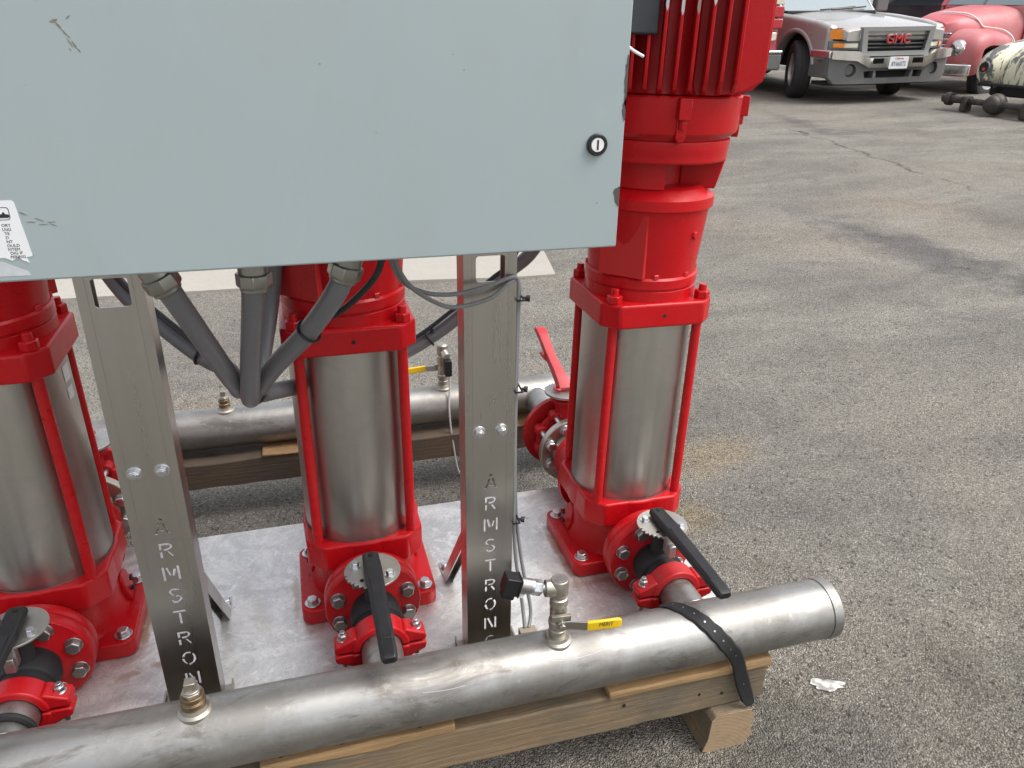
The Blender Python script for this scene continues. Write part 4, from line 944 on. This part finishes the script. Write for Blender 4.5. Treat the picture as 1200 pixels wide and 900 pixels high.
def wheel(parent, x, y, R, w, steer=0, name='wheel'):
    mtx = Matrix.Translation((x, y, R)) @ Matrix.Rotation(radians(steer), 4, 'Z') @ Matrix.Rotation(pi / 2, 4, 'Y')
    k_ = w / 2; b = MB()
    prof = [(R * .60, -k_ * .8), (R * .66, -k_ * .95), (R * .86, -k_), (R * .955, -k_ * .93), (R * .985, -k_ * .80)]
    for q in (-.45, 0, .45): prof += [(R, k_ * (q - .30)), (R, k_ * (q + .10)), (R * .975, k_ * (q + .12)), (R * .975, k_ * (q + .16))]
    prof += [(R, k_ * .66), (R * .985, k_ * .80), (R * .955, k_ * .93), (R * .86, k_), (R * .66, k_ * .95), (R * .60, k_ * .8)]
    b.lathe(prof, 56, mtx, cap=False)
    wh = b.build(name, M['tyre'], parent)
    b = MB(); b.lathe([(R * .62, -k_ * .82), (R * .60, -k_ * .5), (R * .25, -k_ * .35), (R * .20, -k_ * .6), (.001, -k_ * .62)], 32, mtx, cap=False); b.lathe([(R * .62, k_ * .82), (R * .60, k_ * .5), (R * .25, k_ * .35), (R * .20, k_ * .6), (.001, k_ * .62)], 32, mtx, cap=False)
    b.build('rim', M['rim'], wh); return wh
def archpoly(y0, y1, zb, top, cy, cz, r, n=20):
    # side panel outline in (y,z) with a wheel opening; top: list of (y,z) front to rear
    pts = [(y0, zb + .06)] + top + [(y1, zb)]
    a0 = math.asin(max(-1, min(1, (zb - cz) / r)))
    arcp = [(cy + r * cos(a0 + (pi - 2 * a0) * i / n), cz + r * sin(a0 + (pi - 2 * a0) * i / n)) for i in range(n + 1)]
    return pts + arcp
def arched(w, z0, z1, y, n=14, crown=.05, rr=.12):
    # cross-section: bottom corners, rounded top
    pts = [(-w, y, z0)]
    for i in range(n + 1):
        a = pi - pi * i / n; cx = cos(a); sx = sin(a)
        px = w * (abs(cx) ** .38) * (1 if cx >= 0 else -1); pz = z1 - rr * (1 - abs(sx) ** .5) - crown * (px / w) ** 2
        pts.append((px, y, pz))
    return pts + [(w, y, z0)]

# --- silver pickup
g = vehicle('pickup_truck', 'silver pickup truck with a black grille and red emblem, wheels turned, nose towards the yard', 'pickup truck', 8.36, 8.60, 0)
S_ = M['silver']
body = MB()
body.box(-.76, .76, .35, 5.6, .42, .92); body.build('chassis_body', M['dark'], g)
for s in (-1, 1):
    top = [(.12, .97), (.18, 1.02), (.55, 1.07), (1.2, 1.13), (1.88, 1.17)]
    b = MB(); x0, x1 = sorted((s * .80, s * .985)); b.prism(archpoly(.12, 1.88, .44, top, 1.0, .42, .485), x0, x1, YZ)
    fd = b.build('front_fender', S_, g, .08, 5)
    lip = [(1.0 + .505 * cos(radians(a)), .43 + .505 * sin(radians(a))) for a in range(4, 180, 8)]
    MB().tube([(s * .972, y, z) for y, z in lip], .034, 10).build('wheel_arch_lip', S_, fd)
    if s < 0:
        for q in range(3): MB().box(-.992, -.980, 1.50 + q * .085, 1.56 + q * .085, 1.005, 1.04).build('fender_vent', M['black'], fd, .006)
    b = MB(); b.prism([(1.895, .45), (1.895, 1.17), (3.0, 1.19), (3.0, .45)], *sorted((s * .86, s * .965)), YZ); b.build('door', S_, g, .03, 3)
    b = MB(); b.prism([(3.02, .45), (3.02, 1.19), (3.7, 1.20), (3.72, 1.15), (5.7, 1.15), (5.72, .55), (5.2, .5)] + [(4.65 + .5 * cos(radians(a)), .42 + .5 * sin(radians(a))) for a in range(4, 180, 10)] + [(4.1, .45)], *sorted((s * .84, s * .96)), YZ); b.build('bed_side', S_, g, .03, 3)
    b = MB(); b.prism(rrect(.11, .10, .03), 0, .13, Matrix.Translation((s * 1.12, 1.82, 1.26)) @ FACE_FRONT @ Matrix.Rotation(pi, 4, 'X')); b.box(*sorted((s * .94, s * 1.05)), 1.84, 1.90, 1.17, 1.21); b.build('door_mirror', M['gmc_grey'], g, .02, 3)
    q = MB(); q.prism([(1.62, 1.17), (2.38, 1.82), (2.45, 1.82), (1.75, 1.17)], *sorted((s * .80, s * .84)), YZ); q.prism([(3.2, 1.18), (3.2, 1.82), (3.3, 1.82), (3.5, 1.18)], *sorted((s * .80, s * .84)), YZ); q.build('cab_pillar', S_, g, .01)
    q = MB(); q.prism([(1.80, 1.18), (2.43, 1.80), (3.2, 1.80), (3.2, 1.18)], *sorted((s * .805, s * .825)), YZ); q.build('side_window', M['car_glass'], g)
rings = []
for (y, w, z, cr) in ((.06, .80, .985, .035), (.10, .83, 1.015, .04), (.30, .845, 1.06, .05), (.8, .85, 1.12, .055), (1.3, .84, 1.165, .06), (1.68, .82, 1.19, .065)):
    rings.append(arched(w, z - .16, z, y, 14, cr, .03))
MB().loft(rings).build('hood', S_, g)
b = MB(); b.loft([[(-.80, 1.60, 1.165), (.80, 1.60, 1.165), (.80, 1.63, 1.165), (-.80, 1.63, 1.165)], [(-.70, 2.36, 1.80), (.70, 2.36, 1.80), (.70, 2.39, 1.80), (-.70, 2.39, 1.80)]]); b.build('windshield', M['glass_pale'], g)
for s in (-1, 1): MB().tube([(s * .1 - .1, 1.585, 1.195), (s * .1 + .25, 1.60, 1.215), (s * .1 + .55, 1.63, 1.235)], .013, 6).build('wiper', M['black'], g)
MB().box(-.80, .80, 1.55, 1.66, 1.13, 1.185).build('cowl_panel', M['black'], g, .01)
MB().prism(rrect(.80, .62, .15), 0, .09, Matrix.Translation((0, 2.9, 1.80))).build('cab_roof', S_, g, .04, 3)
MB().box(-.78, .78, 1.9, 3.3, .9, 1.17).build('cab_body', S_, g)
# front end
b = MB(); me = curve_mesh([[(-.60, 1.0), (-.555, .63), (.555, .63), (.60, 1.0)], [(-.515, .945), (-.475, .69), (.475, .69), (.515, .945)]], .035); me.transform(Matrix.Translation((0, .045, 0)) @ FACE_FRONT); gf = link('grille_frame', me, painted('grille_frame_grey', (.21, .21, .205), .4, (.3, .28, .26), .3, .02, 4), g, .016, 3)
MB().box(-.50, .50, .07, .09, .68, .95).build('grille_backing', M['dark'], gf)
for z in (.735, .785, .835, .885): MB().box(-.50, .50, .025, .06, z - .010, z + .010).build('grille_bar', M['black'], gf, .005)
me = text_mesh('GMC', .155, .012, 'CENTER', 0, .95); me.transform(Matrix.Translation((0, .005, .842)) @ FACE_FRONT @ Matrix.Scale(1.22, 4, (1, 0, 0))); em = link('emblem', me, M['emblem_red'], gf)
me2 = text_mesh('GMC', .155, .006, 'CENTER', 0, .95); me2.transform(Matrix.Translation((0, .020, .842)) @ FACE_FRONT @ Matrix.Scale(1.26, 4, (1, 0, 0)) @ Matrix.Scale(1.12, 4, (0, 1, 0))); link('emblem_rim', me2, M['chrome'], em)
for s in (-1, 1):
    def lamp(nm, x0, x1, z0, z1, m, par=None, wrap=0):
        q = MB(); xs = [s * x0, s * x1]
        p = [(x0, .05), (x1, .075 + wrap), (x1, .20), (x0, .14)]
        q.prism([(s * x, y) for x, y in p], z0, z1); return q.build(nm, m, par or g, .012, 3)
    lamp('lamp_housing', .572, .962, .828, .982, M['dark'], None, .055)
    lamp('headlight', .585, .80, .835, .975, M['lamp_clear']); lamp('corner_lamp', .803, .955, .845, .968, M['lamp_amber'], None, .05)
    q = lamp('lamp_strip', .575, .965, .705, .825, M['gmc_grey'], None, .03); q.location = (0, .008, 0)
    lamp('turn_lamp', .60, .79, .735, .795, M['lamp_clear']); lamp('turn_lamp', .79, .93, .735, .795, M['lamp_amber'], None, .04)
b = MB(); ob = [(-1.0, .71), (-.66, .70), (-.47, .62), (.47, .62), (.66, .70), (1.0, .71), (1.0, .60), (.66, .575), (.47, .485), (-.47, .485), (-.66, .575), (-1.0, .60)]
ob = [(-x, z) for x, z in ob][::-1]
holes = [[(s * .24, .605), (s * .42, .605), (s * .42, .535), (s * .24, .535)] for s in (-1, 1)]
me = curve_mesh([ob] + holes, .055); me.transform(Matrix.Translation((0, -.02, 0)) @ FACE_FRONT); bc = link('chrome_bumper', me, M['chrome'], g, .034, 4)
for s in (-1, 1): MB().box(*sorted((s * .97, s * 1.01)), -.03, .42, .60, .705).build('bumper_end', M['chrome'], bc, .02, 3)
MB().box(-.46, .46, .03, .05, .5, .61).build('bumper_recess', M['dark'], bc)
me = curve_mesh([[(-1.0, .60), (-.66, .575), (-.47, .485), (.47, .485), (.66, .575), (1.0, .60), (.985, .36), (.90, .27), (-.90, .27), (-.985, .36)],
                 [(-.30, .44), (.30, .44), (.28, .345), (-.28, .345)], [(-.50, .435), (-.335, .44), (-.335, .345), (-.47, .345)], [(.335, .44), (.50, .435), (.47, .345), (.335, .345)], arc(-.70, .45, .085, .085, 0, 345, 22), arc(.70, .45, .085, .085, 0, 345, 22)], .05)
me.transform(Matrix.Translation((0, .03, 0)) @ FACE_FRONT); lo = link('lower_bumper', me, M['gmc_grey'], g, .012, 3)
MB().box(-.9, .9, .075, .095, .30, .58).build('valance_backing', M['dark'], lo)
for s in (-1, 1):
    b = MB(); b.lathe_ax((s * .70, .07, .45), (0, -1, 0), [(.055, 0), (.062, .02), (.066, .05)], 24); b.build('fog_lamp_well', M['gmc_grey'], lo); MB().box(*sorted((s * .955, s * .985)), .04, .45, .34, .60).build('bumper_corner', M['gmc_grey'], lo, .02, 3)
MB().box(-.95, .95, .12, .40, .24, .29).build('air_dam', M['dark'], lo)
lp = MB().prism(rrect(.155, .079, .012), 0, .008, Matrix.Translation((.0, -.085, .545)) @ FACE_FRONT).build('licence_plate', M['label'], g)
me = text_mesh('8Y66072', .085, .001, 'CENTER', 0, 1.0); me.transform(Matrix.Translation((0, -.0945, .528)) @ FACE_FRONT @ Matrix.Scale(.78, 4, (1, 0, 0))); link('plate_lettering', me, plain('plate_blue', (.05, .06, .13), .5), lp)
me = text_mesh('California', .036, .001, 'CENTER'); me.transform(Matrix.Translation((0, -.0945, .597)) @ FACE_FRONT); link('plate_lettering', me, M['emblem_red'], lp)
for s in (-1, 1): wheel(g, s * .84, 1.0, .40, .26, -24 if True else 0); wheel(g, s * .84, 4.65, .40, .26)

def bend(o, c0_=.46, k_=.42):
    bm = bmesh.new(); bm.from_mesh(o.data)
    for x_ in (-.95, -.88, -.8, -.7, -.6, -.5, .5, .6, .7, .8, .88, .95):
        bmesh.ops.bisect_plane(bm, geom=bm.verts[:] + bm.edges[:] + bm.faces[:], plane_co=(x_, 0, 0), plane_no=(1, 0, 0), dist=.001)
    bm.to_mesh(o.data); bm.free()
    for p_ in o.data.polygons: p_.use_smooth = True
    o.data.set_sharp_from_angle(angle=radians(35))
    for v_ in o.data.vertices:
        d_ = abs(v_.co.x) - c0_
        if d_ > 0: v_.co.y += k_ * d_ * d_
for o_ in [bc, lo] + list(bc.children) + list(lo.children) + [c_ for c_ in g.children if c_.name.split('.')[0] in ('headlight', 'corner_lamp', 'lamp_strip', 'turn_lamp', 'lamp_housing')]: bend(o_)
for o_ in g.children:
    if o_.name.startswith('lamp_housing'): o_.location.y = .012
for o_ in g.children:
    if o_.name.startswith('front_fender'):
        for v_ in o_.data.vertices:
            if v_.co.y < .2: v_.co.y += .10
# --- maroon vehicle seen from behind, left of the silver pickup
r = vehicle('parked_suv', 'maroon vehicle seen from behind, wedged between the pump motor and the silver pickup', 'car', 5.92, 9.25, -6)
b = MB(); rings = []
for (y, w, z0, z1) in ((0, .86, .62, 1.70), (.06, .90, .50, 1.74), (.6, .91, .45, 1.80), (4.4, .90, .45, 1.15), (4.7, .84, .5, .98)):
    pass
b.prism([(0, .50), (.02, 1.05), (.22, 1.74), (.5, 1.80), (2.7, 1.80), (3.3, 1.15), (4.5, 1.05), (4.7, .9), (4.7, .45), (.1, .42)], -.90, .90, YZ); rb = b.build('body', M['maroon'], r, .05, 4)
MB().prism([(-.70, 1.12), (.70, 1.12), (.62, 1.66), (-.62, 1.66)], 0, .02, Matrix.Translation((0, .10, 0)) @ Matrix.Rotation(radians(-17), 4, 'X') @ Matrix.Translation((0, -.28, .03)) @ FACE_FRONT).build('rear_window', M['car_glass'], r)
for s in (-1, 1):
    for z0, z1, m in ((1.12, 1.26, 'lamp_red'), (.98, 1.10, 'lamp_red'), (1.28, 1.36, 'lamp_clear')): MB().box(*sorted((s * .76, s * .915)), -.015, .16, z0, z1).build('tail_lamp', M[m], r, .012, 3)
    MB().box(*sorted((s * .70, s * .84)), -.03, .02, .83, .93).build('bumper_reflector', M['lamp_clear'], r, .01)
    wheel(r, s * .80, 1.0, .36, .24); wheel(r, s * .80, 3.9, .36, .24)
MB().box(-.93, .93, -.09, .25, .44, .66).build('rear_bumper', M['gmc_grey'], r, .03, 3); MB().box(-.93, .93, -.10, .22, .662, .70).build('bumper_step', M['chrome'], r, .01)

# --- faded red vintage pickup
c = vehicle('vintage_pickup', 'faded pinkish red vintage pickup with round headlight, right of the silver pickup', 'pickup truck', 9.88, 9.78, -75, -.09)
FR = M['faded_red']
rings = []
for (y, w, z0, z1, rr) in ((.02, .22, .80, 1.04, .16), (.06, .34, .75, 1.12, .20), (.2, .45, .72, 1.19, .24), (.5, .54, .72, 1.25, .26), (.95, .63, .72, 1.30, .26), (1.35, .70, .72, 1.335, .24), (1.42, .71, .72, 1.335, .24)):
    n = 22; rings.append([(-w, y, z0)] + [(w * (abs(cos(a)) ** .62) * (1 if cos(a) >= 0 else -1), y, z1 - rr * 1.6 + rr * 1.6 * abs(sin(a)) ** .75) for a in [pi - pi * i / n for i in range(n + 1)]] + [(w, y, z0)])
hd = MB().loft(rings).build('hood', FR, c)
for s in (-1, 1): MB().tube(smooth([(s * .42, .25, .96), (s * .52, .6, .965), (s * .64, 1.2, .97)], 5), .012, 6).build('hood_seam', FR, hd)
MB().box(-.715, -.705, .98, 1.28, 1.03, 1.055).build('hood_side_badge', M['chrome'], hd)
def fender(s, parent, m, y0=-.12, sc=1.):
    pr = [(-.10, .36), (-.17, .50), (-.20, .66), (-.17, .82), (-.08, .93), (.08, 1.0), (.30, 1.02), (.58, .99), (.85, .92), (1.08, .80), (1.26, .64), (1.36, .48)]
    pr = [tuple(p)[:2] for p in smooth([(a, b_, 0) for a, b_ in pr], 3)]
    rings = []; N = len(pr)
    for i, (y, z) in enumerate(pr):
        f = i / (N - 1); a = pr[max(i - 1, 0)]; d_ = pr[min(i + 1, N - 1)]; tn = V((d_[0] - a[0], d_[1] - a[1], 0)).normalized(); nn = V((-tn.y, tn.x, 0))
        row = []
        for q in range(13):
            g_ = q / 12; x = .46 + .50 * g_; e = max(0, (g_ - .35) / .65); dp = .15 * (1 - sqrt(max(0, 1 - e ** 2.2)))
            if g_ < .12: dp = max(dp, 0)
            row.append((s * x, y - nn.x * dp, z - nn.y * dp))
        # drop the outer edge into a skirt
        row.append((s * .955, y - nn.x * .22, z - nn.y * .22)); row.append((s * .90, y - nn.x * .22, z - nn.y * .22)); row.append((s * .46, y - nn.x * .05, z - nn.y * .05))
        rings.append(row)
    return MB().loft(rings).build('front_fender', m, parent, 0, 2, 60)
for s in (-1, 1):
    fd = fender(s, c, FR)
    b = MB(); b.lathe_ax((s * .66, -.07, .76), (s * .10, -1, .04), [(.085, 0), (.112, .03), (.118, .10), (.112, .125), (.102, .128)], 36); hl = b.build('headlight_rim', M['chrome'], c)
    b = MB(); b.lathe_ax((s * .66, -.07, .76), (s * .10, -1, .04), [(.103, .118), (.09, .142), (.05, .158), (.001, .163)], 32, ); b.build('headlight_lens', M['chrome'], hl)
    b = MB(); b.prism(rrect(.055, .022, .015), 0, .05, Matrix.Translation((s * .64, -.12, .615)) @ FACE_FRONT); b.build('parking_lamp', M['lamp_clear'], c, .008)
    wheel(c, s * .74, .62, .36, .19); wheel(c, s * .74, 3.4, .36, .19)
    b = MB(); b.prism([(1.42, .5), (1.42, 1.33), (2.55, 1.33), (2.6, .5)], *sorted((s * .72, s * .76)), YZ); b.build('door', FR, c, .02, 3)
    b = MB(); b.prism([(1.46, 1.33), (1.82, 1.80), (2.55, 1.80), (2.55, 1.33)], *sorted((s * .715, s * .735)), YZ); b.build('side_window', M['car_glass'], c)
    b = MB(); b.prism([(1.38, 1.32), (1.74, 1.84), (1.86, 1.84), (1.52, 1.32)], *sorted((s * .69, s * .745)), YZ); b.build('cab_pillar', FR, c, .01)
    b = MB(); b.prism([(2.7, .55), (2.7, 1.15), (4.6, 1.15), (4.6, .55)], *sorted((s * .66, s * .70)), YZ); b.build('bed_side', FR, c, .015)
    b = MB(); b.loft([[(s * .02, 1.38, 1.335), (s * .68, 1.44, 1.335), (s * .68, 1.46, 1.335), (s * .02, 1.40, 1.335)], [(s * .02, 1.72, 1.80), (s * .62, 1.78, 1.80), (s * .62, 1.80, 1.80), (s * .02, 1.74, 1.80)]]); b.build('windshield_pane', M['glass_pale'], c)
MB().tube([(0, 1.385, 1.33), (0, 1.73, 1.82)], .018, 8).build('windshield_divider', M['gmc_grey'], c)
MB().box(-.70, .70, 1.42, 2.6, .55, 1.33).build('cab_body', FR, c, .03, 3); MB().prism(rrect(.72, .45, .2), 0, .10, Matrix.Translation((0, 2.2, 1.80))).build('cab_roof', FR, c, .05, 4)
MB().box(-.46, .46, .02, 1.3, .40, .74).build('engine_bay', M['dark'], c)
for z in (.62, .70, .78, .86, .94): MB().box(-.40, .40, -.08 + (z - .6) * .2, -.04 + (z - .6) * .2, z - .018, z + .018).build('grille_bar', M['chrome'], c, .008)
MB().prism([(-.98, -.30), (-.6, -.40), (.6, -.40), (.98, -.30), (.98, -.25), (.6, -.34), (-.6, -.34), (-.98, -.25)], .40, .55).build('front_bumper', M['chrome'], c, .012, 3)
cw = c.matrix_basis
rp_ = [(-.05, 1.72, 1.80), (-.30, 1.50, 1.50), (-.36, 1.30, 1.345), (-.42, 1.15, 1.295), (-.52, .95, 1.18), (-.60, .85, 1.05), (-.80, .72, 1.005), (-.93, .66, .955), (-.97, .64, .84)]
rp_ = [(.0, .28, 1.235), (.20, .34, 1.235), (.36, .42, 1.215), (.47, .50, 1.14), (.535, .56, 1.05), (.60, .62, 1.03), (.78, .70, 1.0), (.90, .74, .93), (.965, .76, .84), (.97, .77, .76)]
CORD = (c, rp_)

# --- dark vehicle behind
d = vehicle('dark_suv', 'black vehicle parked sideways behind the silver pickup hood, chrome door handle', 'car', 12.9, 12.8, -30)
MB().prism([(-2.3, .40), (-2.35, .85), (-2.2, 1.10), (-1.2, 1.22), (-.6, 1.75), (1.6, 1.78), (2.2, 1.25), (2.35, 1.1), (2.35, .45)], 0, 1.8, Matrix.Rotation(pi / 2, 4, 'X') @ Matrix.Translation((0, 0, -1.8))).build('body', M['car_black'], d, .06, 4)
MB().prism([(-1.05, 1.25), (-.55, 1.68), (.45, 1.70), (.45, 1.25)], 0, .012, Matrix.Translation((0, -.002, 0)) @ FACE_FRONT).build('side_window', M['car_glass'], d); MB().prism([(.55, 1.25), (.55, 1.70), (1.5, 1.70), (1.95, 1.25)], 0, .012, Matrix.Translation((0, -.002, 0)) @ FACE_FRONT).build('side_window', M['car_glass'], d)
for x in (.36, 1.45): 
    q = MB().tube([(x - .13, -.005, 1.08), (x - .10, -.045, 1.08), (x + .10, -.045, 1.08), (x + .13, -.005, 1.08)], .022, 8).build('door_handle', M['chrome'], d)
for x in (-1.5, 1.45): 
    for yy in (.12, 1.68):
        m_ = MB(); m_.lathe_ax((x, yy - .11, .36), (0, 1, 0), [(.22, 0), (.33, .01), (.36, .04), (.36, .18), (.33, .21), (.22, .22)], 40); m_.build('wheel', M['tyre'], d)

# --- cream car body, tail towards the yard, resting low
e = vehicle('stripped_car', 'cream old car body with peeling paint and an empty lamp hole, at the right edge', 'old car', 9.04, 6.70, -80, -.10); e.scale = (1.12, 1.12, 1.12)
rings = []
for (y, w, z0, z1, rr) in ((0, .56, .40, .62, .12), (.04, .66, .37, .70, .16), (.2, .74, .36, .80, .22), (.5, .80, .36, .93, .30), (.9, .82, .36, 1.03, .34), (1.4, .82, .36, 1.10, .34), (2.0, .80, .36, 1.14, .3), (2.6, .78, .36, 1.15, .3)):
    n = 24; rings.append([(-w, y, z0)] + [(w * (abs(cos(a)) ** .55) * (1 if cos(a) >= 0 else -1), y, z0 + .10 + (z1 - z0 - .10) * abs(sin(a)) ** .8) for a in [pi - pi * i / n for i in range(n + 1)]] + [(w, y, z0)])
MB().loft(rings).build('body_shell', M['cream'], e)
for s in (-1, 1):
    rings = []
    for (y, w, z0, z1) in ((-.10, .05, .46, .60), (-.08, .10, .42, .68), (.0, .15, .38, .75), (.2, .18, .36, .82), (.6, .19, .36, .88), (1.0, .17, .36, .84), (1.4, .10, .36, .70)):
        n = 16; rings.append([(s * .70 + w * cos(a), y, (z0 + z1) / 2 + (z1 - z0) / 2 * sin(a)) for a in [2 * pi * i / n for i in range(n)]])
    fe = MB().loft(rings).build('rear_fender', M['cream'], e)
    b = MB(); b.lathe_ax((s * .70, -.085, .575), (0, -1, .1), [(.066, -.03), (.072, .02), (.068, .035), (.056, .030), (.050, .015)], 24); lh = b.build('lamp_bezel', M['cream'], fe)
    b = MB(); b.lathe_ax((s * .70, -.09, .575), (0, -1, .1), [(.054, 0), (.053, .024)], 20); b.build('lamp_hole', M['dark'], lh); b = MB(); b.cyl((s * .70 + .01, -.11, .56), (s * .70 + .01, -.125, .56), .02, n=12); b.build('lamp_socket', M['lamp_red'], lh)
MB().box(-.62, .62, -.03, 2.5, .28, .40).build('underframe', M['dark'], e, .02); MB().tube([(-.72, -.10, .40), (.72, -.10, .40)], .022, 8).build('bumper_iron', M['dark'], e)
for s in (-1, 1): MB().tube(smooth([(s * .50, -.12, .40), (s * .50, .1, .30), (s * .50, .5, .26)], 4), .03, 8).build('spring_hanger', M['dark'], e)
# --- rear axle in front of it
ax_ = vehicle('rear_axle', 'bare black rear axle with a round differential in front of the cream car', 'axle', 8.92, 7.04, -84, -.135); ax_.scale = (1.12, 1.12, 1.12)
b = MB(); zc = .25; yb_ = -.22
b.lathe_ax((-.60, yb_, zc), (1, 0, 0), [(.035, 0), (.045, .02), (.040, .08), (.034, .46), (.055, .52), (.055, .68), (.034, .74), (.040, 1.12), (.045, 1.18), (.035, 1.20)], 24); b.build('axle_tube', M['greasy'], ax_)
b = MB(); b.ball((0, yb_, zc), .118, 24, (1, .9, 1)); b.lathe_ax((0, yb_ - .04, zc), (0, -1, 0), [(.098, 0), (.098, .03), (.08, .07), (.04, .095)], 24); b.build('differential', M['greasy'], ax_)
for s in (-1, 1):
    b = MB(); b.lathe_ax((s * .58, yb_, zc), (s, 0, 0), [(.055, 0), (.075, .01), (.075, .06), (.045, .07), (.045, .12)], 24); b.build('wheel_hub', M['greasy'], ax_)
    b = MB(); b.box(*sorted((s * .34, s * .42)), yb_ - .06, yb_ + .06, zc - .12, zc + .05); b.build('spring_perch', M['greasy'], ax_, .015)

# cord over the red hood
o = MB().tube([cw @ V(p) for p in smooth(CORD[1], 5)], .011, 8).build('rope', M['white']); tag(o, 'white cord lying over the hood and fender of the faded red pickup', 'rope')
